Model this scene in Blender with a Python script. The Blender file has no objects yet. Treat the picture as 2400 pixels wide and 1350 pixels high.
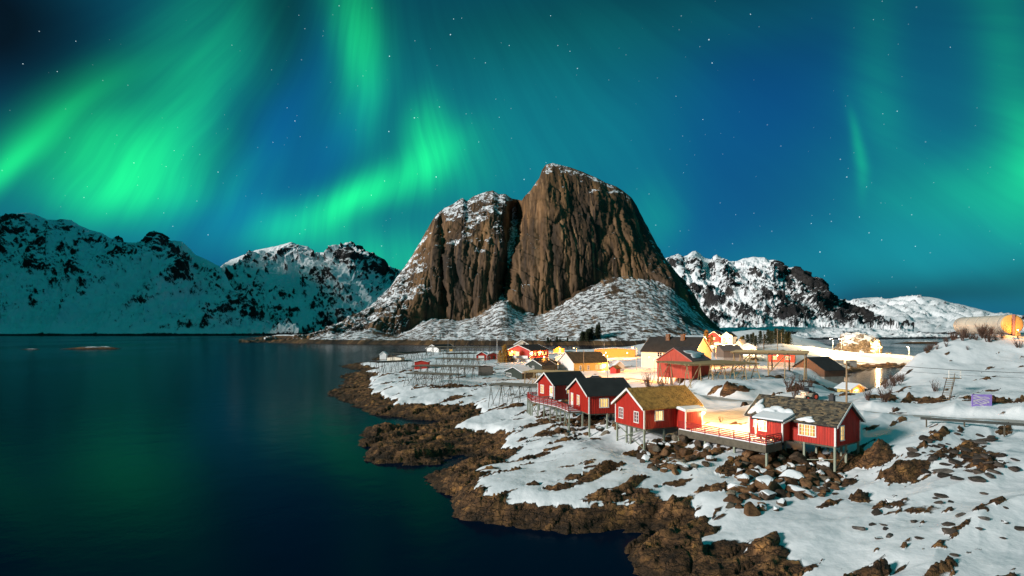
import bpy, bmesh, math, random
import numpy as np
from mathutils import Vector, Matrix

random.seed(7)
RNG = np.random.RandomState(11)
SC = bpy.context.scene
COL = SC.collection

# ------------------------------------------------------------------ camera
F = 1333.0            # focal length in photo pixels (20 mm on 36 mm)
HZ = 775.0            # photo row of the horizon
CAMZ = 18.0
cam_d = bpy.data.cameras.new('camera')
cam = bpy.data.objects.new('camera', cam_d)
COL.objects.link(cam)
cam.location = (0, 0, CAMZ)
cam.rotation_euler = (math.radians(90), 0, 0)
cam_d.sensor_width = 36.0
cam_d.lens = 20.0
cam_d.shift_y = (HZ - 675.0) / 2400.0
cam_d.clip_start = 0.5
cam_d.clip_end = 40000
SC.camera = cam
SC.view_settings.view_transform = 'Standard'
SC.view_settings.look = 'None'
SC.view_settings.exposure = 0.1
SC.view_settings.gamma = 1.0
SC.view_settings.use_curve_mapping = False
try:
    SC.cycles.max_bounces = 5
    SC.cycles.diffuse_bounces = 2
    SC.cycles.glossy_bounces = 3
    SC.cycles.transparent_max_bounces = 4
    SC.cycles.use_denoising = True
    SC.cycles.sample_clamp_indirect = 4.0
except Exception:
    pass

# moon (the photograph's key light) : from the left, a little behind the camera
MOON = Vector((-0.82, -0.42, 0.29)).normalized()


def back(px, py, z):
    """world point seen at a photo pixel at height z"""
    d = F * (CAMZ - z) / (py - HZ)
    return ((px - 1200.0) / F * d, d, z)


# ------------------------------------------------------------------ node helpers
class NT:
    def __init__(self, tree):
        self.t = tree
        self.n = tree.nodes
        self.l = tree.links

    def add(self, kind, **kw):
        n = self.n.new(kind)
        for k, v in kw.items():
            setattr(n, k, v)
        return n

    def put(self, sock, v):
        if hasattr(v, 'is_output') or isinstance(v, bpy.types.NodeSocket):
            self.l.new(v, sock)
        else:
            sock.default_value = v

    def m(self, op, a, b=None, c=None, clamp=False):
        n = self.add('ShaderNodeMath', operation=op)
        n.use_clamp = clamp
        self.put(n.inputs[0], a)
        if b is not None:
            self.put(n.inputs[1], b)
        if c is not None:
            self.put(n.inputs[2], c)
        return n.outputs[0]

    def vm(self, op, a, b=None, out=0):
        n = self.add('ShaderNodeVectorMath', operation=op)
        self.put(n.inputs[0], a)
        if b is not None:
            self.put(n.inputs[1], b)
        return n.outputs['Value'] if op in ('DOT_PRODUCT', 'LENGTH') else n.outputs[0]

    def mix(self, fac, a, b):
        n = self.add('ShaderNodeMix', data_type='RGBA')
        self.put(n.inputs[0], fac)
        self.put(n.inputs[6], a if not isinstance(a, tuple) else (*a[:3], 1))
        self.put(n.inputs[7], b if not isinstance(b, tuple) else (*b[:3], 1))
        return n.outputs[2]

    def noise(self, vec, scale, detail=4, rough=0.55, dist=0.0):
        n = self.add('ShaderNodeTexNoise')
        if vec is not None:
            self.l.new(vec, n.inputs['Vector'])
        n.inputs['Scale'].default_value = scale
        n.inputs['Detail'].default_value = detail
        n.inputs['Roughness'].default_value = rough
        n.inputs['Distortion'].default_value = dist
        return n.outputs['Fac']

    def ramp(self, fac, stops):
        n = self.add('ShaderNodeValToRGB')
        self.l.new(fac, n.inputs[0])
        e = n.color_ramp.elements
        while len(e) < len(stops):
            e.new(0.5)
        for i, (p, c) in enumerate(stops):
            e[i].position = p
            e[i].color = (*c, 1) if isinstance(c, tuple) else (c, c, c, 1)
        return n.outputs[0]

    def step(self, v, lo, hi):
        n = self.add('ShaderNodeMapRange', interpolation_type='SMOOTHSTEP')
        self.put(n.inputs['Value'], v)
        n.inputs['From Min'].default_value = lo
        n.inputs['From Max'].default_value = hi
        return n.outputs[0]

    def mapping(self, vec, loc=(0, 0, 0), rot=(0, 0, 0), scale=(1, 1, 1), kind='POINT'):
        n = self.add('ShaderNodeMapping', vector_type=kind)
        self.l.new(vec, n.inputs[0])
        n.inputs['Location'].default_value = loc
        n.inputs['Rotation'].default_value = rot
        n.inputs['Scale'].default_value = scale
        return n.outputs[0]

    def xyz(self, x, y, z=0.0):
        n = self.add('ShaderNodeCombineXYZ')
        for i, v in enumerate((x, y, z)):
            self.put(n.inputs[i], v)
        return n.outputs[0]


# ------------------------------------------------------------------ world: night sky with aurora
def build_world():
    w = bpy.data.worlds.new('World')
    SC.world = w
    w.use_nodes = True
    w.node_tree.nodes.clear()
    T = NT(w.node_tree)
    tc = T.add('ShaderNodeTexCoord')
    d = T.vm('NORMALIZE', tc.outputs['Generated'])
    sp = T.add('ShaderNodeSeparateXYZ')
    T.l.new(d, sp.inputs[0])
    X, Y, Z = sp.outputs
    az = T.m('ARCTAN2', X, Y)
    hor = T.m('SQRT', T.m('ADD', T.m('MULTIPLY', X, X), T.m('MULTIPLY', Y, Y)))
    t = T.m('DIVIDE', Z, T.m('MAXIMUM', hor, 0.02))
    tabs = T.m('MINIMUM', T.m('MAXIMUM', t, -0.03), 3.0)
    # gentle warp so that nothing is a clean ellipse
    wv = T.add('ShaderNodeTexNoise')
    T.l.new(d, wv.inputs['Vector'])
    wv.inputs['Scale'].default_value = 3.2
    wv.inputs['Detail'].default_value = 2
    off = T.vm('SCALE', T.vm('SUBTRACT', wv.outputs['Color'], (0.5, 0.5, 0.5)))
    off.node.inputs['Scale'].default_value = 0.09
    p = T.vm('ADD', T.xyz(az, tabs), off)
    # rays fan out from a point high above (the magnetic zenith)
    azv = math.atan((930 - 1200) / F)
    tv = (HZ + 430) / F
    sep = T.add('ShaderNodeSeparateXYZ')
    T.l.new(p, sep.inputs[0])
    ang = T.m('ARCTAN2', T.m('SUBTRACT', sep.outputs[0], azv), T.m('SUBTRACT', tv, sep.outputs[1]))
    ray1 = T.noise(T.xyz(T.m('MULTIPLY', ang, 1.0), T.m('MULTIPLY', sep.outputs[1], 0.16)), 9.0, 3, 0.6)
    ray2 = T.noise(T.xyz(T.m('MULTIPLY', ang, 1.0), T.m('MULTIPLY', sep.outputs[1], 0.10)), 38.0, 3, 0.65)
    rays = T.m('ADD', T.m('MULTIPLY', T.step(ray1, 0.25, 0.75), 0.72), T.m('MULTIPLY', T.step(ray2, 0.2, 0.8), 0.28))

    def blob(px, py, sx, sy, rot, amp, acc):
        a0 = math.atan((px - 1200) / F)
        c = math.cos(a0)
        t0 = (HZ - py) / F * c
        v = T.mapping(p, (a0, t0, 0), (0, 0, math.radians(rot)),
                      (sx / F * c * c, sy / F * c, 1.0), 'TEXTURE')
        e = T.m('MULTIPLY', T.m('EXPONENT', T.m('MULTIPLY', T.vm('DOT_PRODUCT', v, v), -0.5)), amp)
        return e if acc is None else T.m('ADD', acc, e)

    # rot: + is counter-clockwise in the picture (up to the right)
    green = None
    for b in [(340, 420, 150, 70, 14, 0.58), (240, 300, 70, 90, -38, 0.16), (200, 340, 110, 60, 42, 0.20),
              (470, 170, 85, 190, -20, 0.24), (300, 470, 140, 36, 4, 0.22), (420, 350, 60, 120, -20, 0.20),
              (828, 40, 40, 110, 4, 0.42), (860, 180, 42, 110, -8, 0.22),
              (990, 345, 36, 70, -8, 0.50), (905, 432, 120, 30, 32, 0.58), (790, 490, 95, 26, 24, 0.32), (680, 540, 70, 34, 20, 0.17),
              (935, 600, 110, 50, 0, 0.36), (1070, 380, 70, 70, 20, 0.16),
              (2370, 200, 60, 260, 4, 0.17), (2300, 445, 150, 62, 0, 0.22), (2004, 365, 8, 55, 10, 0.24), (2050, 190, 45, 190, 3, 0.10),
              (2410, 330, 35, 80, 0, 0.2), (1530, 510, 50, 55, 0, 0.12),
              (-350, 420, 170, 120, 30, 0.40), (2800, 320, 200, 180, 0, 0.3), (3600, 380, 500, 200, 0, 0.2)]:
        green = blob(*b, green)
    teal = None
    for b in [(1110, 260, 260, 230, 0, 0.85), (1400, 320, 180, 200, -30, 0.55), (1250, 480, 250, 120, 0, 0.3), (650, 60, 330, 90, 0, 0.35), (400, 250, 240, 220, 0, 0.5),
              (2200, 300, 230, 320, 0, 0.62), (1950, 640, 420, 60, 0, 0.55), (500, 590, 420, 45, 0, 0.45), (800, 560, 300, 60, 0, 0.4), (1700, 40, 420, 60, 0, 0.42),
              (1250, 60, 300, 110, 0, 0.25), (2100, 480, 300, 120, 0, 0.3), (2000, 600, 220, 60, 0, 0.4), (2300, 560, 200, 80, 0, 0.5)]:
        teal = blob(*b, teal)
    blue = None
    for b in [(1760, 300, 210, 160, 20, 0.5), (600, 380, 90, 170, -25, 0.65), (800, 330, 40, 120, -25, 0.5), (1580, 560, 200, 70, 0, 0.25), (100, 470, 150, 60, 0, 0.2),
              (560, 520, 140, 40, 10, 0.4), (700, 200, 40, 160, -25, 0.35)]:
        blue = blob(*b, blue)
    dark = None
    for b in [(2280, 655, 280, 30, 7, 0.34), (2100, 690, 200, 14, 4, 0.15), (60, 60, 230, 160, 0, 0.7), (1400, 20, 600, 90, 0, 0.35), (660, 40, 60, 110, 0, 0.4), (1250, 120, 300, 80, 0, 0.15), (560, 330, 40, 150, -20, 0.3), (-200, 60, 250, 200, 0, 0.4)]:
        dark = blob(*b, dark)
    # the display goes on over the rest of the sky behind the camera
    bands = T.noise(T.mapping(d, (3.1, 1.7, 0.4), (0, 0, 0.6), (1.2, 2.2, 0.9)), 1.6, 3, 0.5)
    behind = T.step(Y, 0.35, -0.25)
    green = T.m('ADD', green, T.m('MULTIPLY', T.m('MULTIPLY', T.step(bands, 0.42, 0.78), 0.2), behind))
    teal = T.m('ADD', teal, T.m('MULTIPLY', behind, 0.45))
    over = T.step(tabs, 0.7, 1.5)          # the bands pass on overhead
    teal = T.m('ADD', teal, T.m('MULTIPLY', over, 0.30))
    green = T.m('ADD', green, T.m('MULTIPLY', over, T.m('MULTIPLY', T.step(bands, 0.35, 0.8), 0.12)))
    green = T.m('MULTIPLY', green, T.m('ADD', T.m('MULTIPLY', rays, 0.85), 0.50))
    for b in [(130, 305, 190, 17, 46, 0.34), (20, 395, 110, 13, 46, 0.55), (60, 330, 120, 30, 46, 0.12), (250, 190, 120, 26, 40, 0.12)]:
        green = blob(*b, green)
    teal = T.m('MULTIPLY', teal, T.m('ADD', T.m('MULTIPLY', rays, 0.28), 0.74))

    def scale(col, f):
        n = T.vm('SCALE', col)
        T.put(n.node.inputs['Scale'], f)
        return n
    base = T.mix(T.step(tabs, 0.0, 0.75), (0.0012, 0.060, 0.172), (0.0007, 0.016, 0.070))
    col = T.vm('ADD', base, scale((0.002, 0.128, 0.098), teal))
    col = T.vm('ADD', col, scale((0.0, 0.026, 0.150), blue))
    col = T.vm('ADD', col, scale((0.012, 0.86, 0.135), green))
    dk = T.m('SUBTRACT', 1.0, T.m('MINIMUM', dark, 0.9))
    col = scale(col, dk)
    # stars
    vo = T.add('ShaderNodeTexVoronoi')
    T.l.new(d, vo.inputs['Vector'])
    vo.inputs['Scale'].default_value = 95
    sv = T.add('ShaderNodeSeparateColor')
    T.l.new(vo.outputs['Color'], sv.inputs[0])
    rad = T.m('MULTIPLY_ADD', T.m('POWER', sv.outputs[0], 4.0), 0.055, 0.045)
    st = T.m('LESS_THAN', vo.outputs['Distance'], rad)
    mag = T.m('MULTIPLY_ADD', T.m('POWER', sv.outputs[1], 4.0), 0.9, 0.14)
    st = T.m('MULTIPLY', T.m('MULTIPLY', st, mag), T.m('GREATER_THAN', sv.outputs[2], 0.35))
    st = T.m('MULTIPLY', st, T.step(Z, 0.0, 0.12))
    col = T.vm('ADD', col, scale((0.75, 0.95, 1.0), st))
    # faint moonlit air
    sky = T.add('ShaderNodeTexSky', sky_type='NISHITA')
    sky.sun_disc = False
    sky.sun_elevation = math.asin(MOON.z)
    sky.sun_rotation = math.atan2(MOON.x, MOON.y)
    b1 = T.add('ShaderNodeBackground')
    T.l.new(sky.outputs[0], b1.inputs[0])
    b1.inputs[1].default_value = 0.0012
    b2 = T.add('ShaderNodeBackground')
    T.l.new(col, b2.inputs[0])
    b2.inputs[1].default_value = 1.0
    ad = T.add('ShaderNodeAddShader')
    T.l.new(b1.outputs[0], ad.inputs[0])
    T.l.new(b2.outputs[0], ad.inputs[1])
    out = T.add('ShaderNodeOutputWorld')
    T.l.new(ad.outputs[0], out.inputs[0])
    try:
        w.cycles.sampling_method = 'MANUAL'
        w.cycles.sample_map_resolution = 256
    except Exception:
        pass


build_world()

sun_d = bpy.data.lights.new('moon_light', 'SUN')
sun_d.energy = 4.1
sun_d.angle = math.radians(8.0)
sun_d.color = (1.0, 0.93, 0.87)
sun = bpy.data.objects.new('moon_light', sun_d)
COL.objects.link(sun)
sun.rotation_euler = MOON.to_track_quat('Z', 'Y').to_euler()

# ------------------------------------------------------------------ numpy noise
PERM = RNG.permutation(256).astype(np.int64)
PERM = np.concatenate([PERM, PERM, PERM])
GR = RNG.normal(size=(256, 3))
GR /= np.linalg.norm(GR, axis=1)[:, None]


def pn(x, y, z):
    """gradient noise, about -0.7..0.7"""
    x, y, z = np.broadcast_arrays(np.asarray(x, float), np.asarray(y, float), np.asarray(z, float))
    xi, yi, zi = np.floor(x).astype(np.int64), np.floor(y).astype(np.int64), np.floor(z).astype(np.int64)
    xf, yf, zf = x - xi, y - yi, z - zi
    xi &= 255; yi &= 255; zi &= 255
    u = xf * xf * xf * (xf * (xf * 6 - 15) + 10)
    v = yf * yf * yf * (yf * (yf * 6 - 15) + 10)
    w = zf * zf * zf * (zf * (zf * 6 - 15) + 10)

    def g(dx, dy, dz):
        h = PERM[PERM[PERM[(xi + dx) & 255] + ((yi + dy) & 255)] + ((zi + dz) & 255)]
        gr = GR[h]
        return gr[..., 0] * (xf - dx) + gr[..., 1] * (yf - dy) + gr[..., 2] * (zf - dz)
    a = g(0, 0, 0); b = g(1, 0, 0); c = g(0, 1, 0); d = g(1, 1, 0)
    e = g(0, 0, 1); f = g(1, 0, 1); h = g(0, 1, 1); i = g(1, 1, 1)
    ab = a + u * (b - a); cd = c + u * (d - c); ef = e + u * (f - e); hi = h + u * (i - h)
    lo = ab + v * (cd - ab); up = ef + v * (hi - ef)
    return lo + w * (up - lo)


def fbm(x, y, z, o=4, gain=0.5, lac=2.03):
    s = 0; a = 1.0
    for k in range(o):
        s = s + a * pn(x, y, z + 7.3 * k)
        x = x * lac; y = y * lac; z = z * lac; a *= gain
    return s


def ridged(x, y, z, o=4, gain=0.5, lac=2.07):
    s = 0; a = 1.0; wgt = 1.0
    for k in range(o):
        n = 1 - np.abs(pn(x, y, z + 5.1 * k)) * 2.0
        n = np.clip(n, 0, 1) ** 2
        s = s + a * n * wgt
        wgt = np.clip(n * 1.6, 0, 1)
        x = x * lac; y = y * lac; z = z * lac; a *= gain
    return s


def sstep(a, b, x):
    t = np.clip((x - a) / (b - a), 0, 1)
    return t * t * (3 - 2 * t)


# ------------------------------------------------------------------ object helpers
def tag(o, label=None, cat=None, group=None, kind=None):
    if label: o['label'] = label
    if cat: o['category'] = cat
    if group: o['group'] = group
    if kind: o['kind'] = kind
    return o


def link(name, data, parent=None, mtx=None):
    o = bpy.data.objects.new(name, data)
    COL.objects.link(o)
    if parent is not None:
        o.parent = parent
    if mtx is not None:
        o.matrix_local = mtx
    return o


def empty(name, loc, rz=0.0, label=None, cat=None, group=None):
    o = bpy.data.objects.new(name, None)
    COL.objects.link(o)
    o.location = loc
    o.rotation_euler = (0, 0, rz)
    o.empty_display_size = 0.3
    return tag(o, label, cat, group)


def raw_mesh(name, v, f, m=None, smooth=False):
    me = bpy.data.meshes.new(name)
    me.from_pydata([tuple(map(float, q)) for q in v], [], f)
    if m is not None:
        me.materials.append(m)
    if smooth:
        me.polygons.foreach_set('use_smooth', [True] * len(me.polygons))
    me.update()
    return me


def grid_mesh(name, P, m, keep=None, attrs=None, smooth=True):
    """P (rows, cols, 3) -> mesh; attrs dict of float arrays (rows, cols)"""
    R, C = P.shape[:2]
    idx = np.arange(R * C).reshape(R, C)
    q = np.stack([idx[:-1, :-1], idx[:-1, 1:], idx[1:, 1:], idx[1:, :-1]], -1)
    if keep is not None:
        kq = keep[:-1, :-1] | keep[:-1, 1:] | keep[1:, 1:] | keep[1:, :-1]
        q = q[kq]
    q = q.reshape(-1, 4)
    used = np.unique(q)
    remap = np.full(R * C, -1)
    remap[used] = np.arange(len(used))
    q = remap[q]
    V = P.reshape(-1, 3)[used]
    me = bpy.data.meshes.new(name)
    me.vertices.add(len(V))
    me.vertices.foreach_set('co', V.astype(np.float32).ravel())
    n = len(q)
    me.loops.add(n * 4)
    me.loops.foreach_set('vertex_index', q.ravel().astype(np.int32))
    me.polygons.add(n)
    me.polygons.foreach_set('loop_start', np.arange(0, n * 4, 4, dtype=np.int32))
    me.polygons.foreach_set('use_smooth', np.full(n, smooth))
    me.update(calc_edges=True)
    for k, a in (attrs or {}).items():
        at = me.attributes.new(k, 'FLOAT', 'POINT')
        at.data.foreach_set('value', a.reshape(-1)[used].astype(np.float32))
    me.materials.append(m)
    return me


class MB:
    """collects boxes, bars and prisms into ONE mesh"""
    def __init__(self):
        self.v = []; self.f = []

    def quad(self, pts):
        b = len(self.v)
        self.v += [tuple(p) for p in pts]
        self.f.append(list(range(b, b + len(pts))))
        return self

    def box(self, x0, x1, y0, y1, z0, z1):
        b = len(self.v)
        self.v += [(x0, y0, z0), (x1, y0, z0), (x1, y1, z0), (x0, y1, z0), (x0, y0, z1), (x1, y0, z1), (x1, y1, z1), (x0, y1, z1)]
        for q in ((0, 3, 2, 1), (4, 5, 6, 7), (0, 1, 5, 4), (1, 2, 6, 5), (2, 3, 7, 6), (3, 0, 4, 7)):
            self.f.append([b + i for i in q])
        return self

    def prism(self, poly, axis, a, b_):
        """poly: list of 2D points; extruded along axis ('x': pts are (y,z); 'y': pts are (x,z); 'z': (x,y))"""
        n = len(poly); b = len(self.v)
        for s in (a, b_):
            for p, q in poly:
                self.v.append({'x': (s, p, q), 'y': (p, s, q), 'z': (p, q, s)}[axis])
        self.f.append([b + i for i in range(n)][::-1] if axis != 'y' else [b + i for i in range(n)])
        self.f.append([b + n + i for i in range(n)] if axis != 'y' else [b + n + i for i in range(n)][::-1])
        for i in range(n):
            j = (i + 1) % n
            q = [b + i, b + j, b + n + j, b + n + i]
            self.f.append(q if axis != 'y' else q[::-1])
        return self

    def bar(self, p, q, r, r2=None, n=6):
        p = Vector(p); q = Vector(q)
        d = (q - p)
        if d.length < 1e-6:
            return self
        d.normalize()
        a = d.orthogonal().normalized(); c = d.cross(a)
        b = len(self.v)
        r2 = r if r2 is None else r2
        for s, rr in ((p, r), (q, r2)):
            for i in range(n):
                t = 2 * math.pi * i / n
                self.v.append(tuple(s + (a * math.cos(t) + c * math.sin(t)) * rr))
        for i in range(n):
            j = (i + 1) % n
            self.f.append([b + i, b + j, b + n + j, b + n + i])
        self.f.append([b + i for i in range(n)][::-1])
        self.f.append([b + n + i for i in range(n)])
        return self

    def mesh(self, name, m):
        me = raw_mesh(name, self.v, self.f, m)
        bm = bmesh.new(); bm.from_mesh(me)
        bmesh.ops.recalc_face_normals(bm, faces=bm.faces)
        bm.to_mesh(me); bm.free()
        return me

    def build(self, name, m, parent=None):
        return link(name, self.mesh(name, m), parent)


def copy_tree(o, parent=None):
    c = o.copy()
    COL.objects.link(c)
    if parent is not None:
        c.parent = parent
    for ch in o.children:
        copy_tree(ch, c)
    return c


_UC = {}


def pole(name, p, q, r, m, parent, n=6, taper=0.85):
    """one round pole as an object of its own that shares its mesh with its likes"""
    k = (m.name, n, taper)
    if k not in _UC:
        _UC[k] = MB().bar((0, 0, 0), (0, 0, 1), 1.0, taper, n).mesh('pole', m)
    p = Vector(p); q = Vector(q); d = q - p
    M = Matrix.Translation(p) @ d.to_track_quat('Z', 'Y').to_matrix().to_4x4() @ Matrix.Diagonal((r, r, d.length, 1))
    return link(name, _UC[k], parent, M)


_UB = {}


def beam(name, p, q, w, h, m, parent):
    """one square timber from p to q"""
    if m.name not in _UB:
        _UB[m.name] = MB().box(-.5, .5, -.5, .5, 0, 1).mesh('timber', m)
    p = Vector(p); q = Vector(q); d = q - p
    M = Matrix.Translation(p) @ d.to_track_quat('Z', 'Y').to_matrix().to_4x4() @ Matrix.Diagonal((w, h, d.length, 1))
    return link(name, _UB[m.name], parent, M)


# ------------------------------------------------------------------ materials
def new_mat(name):
    m = bpy.data.materials.new(name)
    m.use_nodes = True
    m.node_tree.nodes.clear()
    T = NT(m.node_tree)
    b = T.add('ShaderNodeBsdfPrincipled')
    o = T.add('ShaderNodeOutputMaterial')
    T.l.new(b.outputs[0], o.inputs[0])
    return m, T, b


def bump(T, b, h, strength, dist):
    n = T.add('ShaderNodeBump')
    n.inputs['Strength'].default_value = strength
    n.inputs['Distance'].default_value = dist
    T.l.new(h, n.inputs['Height'])
    T.l.new(n.outputs[0], b.inputs['Normal'])


def objco(T):
    return T.add('ShaderNodeTexCoord').outputs['Object']


def worldco(T):
    return T.add('ShaderNodeNewGeometry').outputs['Position']


def plain(name, col, rough=0.7, var=0.25, scale=3.0, bmp=0.0, metal=0.0, stretch=(1, 1, 1)):
    m, T, b = new_mat(name)
    co = T.mapping(objco(T), scale=stretch)
    n = T.noise(co, scale, 5, 0.6)
    lo = tuple(c * (1 - var) for c in col); hi = tuple(min(1, c * (1 + var)) for c in col)
    T.l.new(T.mix(T.step(n, 0.25, 0.75), lo, hi), b.inputs['Base Color'])
    b.inputs['Roughness'].default_value = rough
    b.inputs['Metallic'].default_value = metal
    if bmp:
        bump(T, b, n, 0.6, bmp)
    return m


def glow(name, col, strength, var=0.35, scale=1.2):
    m, T, b = new_mat(name)
    co = objco(T)
    n = T.noise(co, scale, 3, 0.6)
    c = T.mix(T.step(n, 0.2, 0.8), tuple(x * (1 - var) for x in col), col)
    b.inputs['Base Color'].default_value = (0.02, 0.02, 0.02, 1)
    b.inputs['Roughness'].default_value = 0.15
    T.l.new(c, b.inputs['Emission Color'])
    b.inputs['Emission Strength'].default_value = strength
    return m


SNOWCOL = (0.80, 0.83, 0.86)


def rock_snow(name, s, cols, crk=0.65, snowb=0.25, grime=0.72, cell=(1, 1, 2.6), crw=0.10, fine=0.5, spread=0.30, streak=None, bumpd=0.3, wet=None, speck=None, lines=None):
    """rock with snow lying where the mesh attribute 'snow' says so; s = texture scale per metre"""
    m, T, b = new_mat(name)
    co = worldco(T)
    rc = co if streak is None else T.mapping(co, scale=streak)
    n1 = T.noise(rc, s, 6, 0.62)
    n2 = T.noise(rc, s * 5.3, 5, 0.65, 0.4)
    n3 = T.noise(rc, s * 23, 3, 0.6)
    rock = T.ramp(n1, [(0.30, cols[0]), (0.47, cols[1]), (0.58, cols[2]), (0.72, cols[3])])
    rock = T.mix(T.step(n2, 0.35, 0.62), T.mix(grime, rock, (0.012, 0.010, 0.008)), rock)
    # cracks
    vo = T.add('ShaderNodeTexVoronoi', feature='DISTANCE_TO_EDGE')
    wv = T.add('ShaderNodeTexNoise')
    T.l.new(rc, wv.inputs['Vector'])
    wv.inputs['Scale'].default_value = s * 3
    dis = T.vm('SCALE', wv.outputs['Color'])
    dis.node.inputs['Scale'].default_value = 1.2 / s * 0.38
    T.l.new(T.vm('ADD', T.mapping(rc, rot=(0.35, 0.25, -0.55), scale=cell), dis), vo.inputs['Vector'])
    vo.inputs['Scale'].default_value = s * 2.4
    crack = T.step(vo.outputs['Distance'], 0.0, crw)
    rock = T.mix(crack, T.mix(crk, rock, (0.006, 0.005, 0.004)), rock)
    if lines is not None:
        l1 = T.noise(T.mapping(co, scale=(1, 0.05, 0.035)), lines, 5, 0.7)
        rock = T.mix(T.m('MULTIPLY', T.step(l1, 0.52, 0.60), 0.7), rock, (0.012, 0.010, 0.009))
        l2 = T.noise(T.mapping(co, scale=(1, 0.06, 0.05)), lines * 2.7, 4, 0.7)
        rock = T.mix(T.m('MULTIPLY', T.step(l2, 0.54, 0.64), 0.6), rock, (0.34, 0.20, 0.10))
        big = T.noise(co, 0.006, 3, 0.5)
        rock = T.mix(T.m('MULTIPLY', T.step(big, 0.45, 0.62), 0.45), rock, (0.035, 0.027, 0.021))
    if wet is not None:
        sp = T.add('ShaderNodeSeparateXYZ')
        T.l.new(co, sp.inputs[0])
        wz = T.m('ADD', sp.outputs[2], T.m('MULTIPLY', T.m('SUBTRACT', n1, 0.5), 1.6))
        rock = T.mix(T.step(wz, wet[0], wet[1]), T.mix(0.72, rock, (0.012, 0.010, 0.006)), rock)
    at = T.add('ShaderNodeAttribute', attribute_name='snow')
    f2 = n2 if streak is None else T.noise(co, s * 5.3, 5, 0.65, 0.4)
    f3 = n3 if streak is None else T.noise(co, s * 23, 3, 0.6)
    sv = T.m('ADD', at.outputs['Fac'], T.m('MULTIPLY', T.m('SUBTRACT', f2, 0.5), fine))
    sv = T.m('ADD', sv, T.m('MULTIPLY', T.m('SUBTRACT', f3, 0.5), fine * 0.9))
    f = T.step(sv, 0.5 - spread / 2, 0.5 + spread / 2)
    if speck is not None:
        k = T.noise(co, speck[0], 4, 0.75)
        f = T.m('MULTIPLY', f, T.m('SUBTRACT', 1.0, T.m('MULTIPLY', T.step(k, speck[1], speck[1] + 0.06), speck[2])))
    sn = T.noise(co, s * 0.8, 4, 0.6)
    snow = T.mix(sn, (0.74, 0.78, 0.82), (0.84, 0.86, 0.88))
    T.l.new(T.mix(f, rock, snow), b.inputs['Base Color'])
    b.inputs['Roughness'].default_value = 0.75
    b.inputs['Specular IOR Level'].default_value = 0.25
    h = T.m('ADD', T.m('MULTIPLY', n2, 1.0), T.m('MULTIPLY', crack, 0.55 * crk))
    h = T.m('ADD', h, T.m('MULTIPLY', n3, 0.3))
    hs = T.m('MULTIPLY', T.noise(co, s * 2.2, 4, 0.6), snowb)
    hm = T.add('ShaderNodeMix', data_type='FLOAT')
    T.l.new(f, hm.inputs[0]); T.l.new(h, hm.inputs[2]); T.l.new(hs, hm.inputs[3])
    bump(T, b, hm.outputs[0], 0.85, bumpd)
    return m


M = {}
M['shore'] = rock_snow('snowy_shore_rock', 0.55, [(0.052, 0.028, 0.014), (0.155, 0.078, 0.034), (0.30, 0.150, 0.058), (0.60, 0.29, 0.08)],
                       snowb=0.33, fine=0.16, spread=0.22, crk=0.7, grime=0.5, cell=(0.3, 1.0, 1.5), crw=0.10, bumpd=0.24, wet=(0.15, 1.45))
M['cliff'] = rock_snow('brown_cliff_rock', 0.010, [(0.030, 0.020, 0.013), (0.105, 0.060, 0.030), (0.235, 0.125, 0.052), (0.34, 0.20, 0.10)],
                       crk=0.12, fine=0.6, spread=0.16, streak=(1.0, 0.12, 0.11), bumpd=2.6, speck=(0.10, 0.475, 0.93), lines=0.042)
M['hill'] = rock_snow('snowy_mountain_rock', 0.009, [(0.008, 0.009, 0.012), (0.018, 0.018, 0.021), (0.034, 0.032, 0.032), (0.06, 0.052, 0.045)],
                      fine=1.05, spread=0.24, streak=(1.0, 1.0, 0.45), bumpd=7.0, speck=(0.06, 0.63, 0.55))
M['knoll'] = rock_snow('pale_knoll_rock', 0.25, [(0.08, 0.06, 0.04), (0.2, 0.16, 0.11), (0.3, 0.24, 0.16), (0.4, 0.34, 0.25)], fine=0.6, bumpd=0.5)


def snow_mat(name, tint=SNOWCOL):
    m, T, b = new_mat(name)
    co = worldco(T)
    n = T.noise(co, 0.9, 6, 0.6)
    T.l.new(T.mix(n, tuple(c * 0.92 for c in tint), tint), b.inputs['Base Color'])
    b.inputs['Roughness'].default_value = 0.8
    bump(T, b, n, 0.5, 0.12)
    return m


M['snow'] = snow_mat('snow')
M['road'] = snow_mat('packed_snow', (0.50, 0.46, 0.42))


def water_mat():
    m, T, b = new_mat('sea_water')
    co = worldco(T)
    big = T.noise(T.mapping(co, scale=(1, 0.35, 1)), 0.006, 3, 0.5)
    T.l.new(T.mix(big, (0.0006, 0.006, 0.018), (0.0006, 0.010, 0.026)), b.inputs['Base Color'])
    T.l.new(T.m('MULTIPLY_ADD', T.step(big, 0.35, 0.65), 0.05, 0.13), b.inputs['Roughness'])
    b.inputs['IOR'].default_value = 1.045
    b.inputs['Specular Tint'].default_value = (0.4, 0.16, 0.66, 1)
    b.inputs['Specular IOR Level'].default_value = 0.5
    n = T.noise(co, 0.16, 4, 0.6)
    bump(T, b, n, 0.35, 0.16)
    return m


M['water'] = water_mat()


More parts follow.
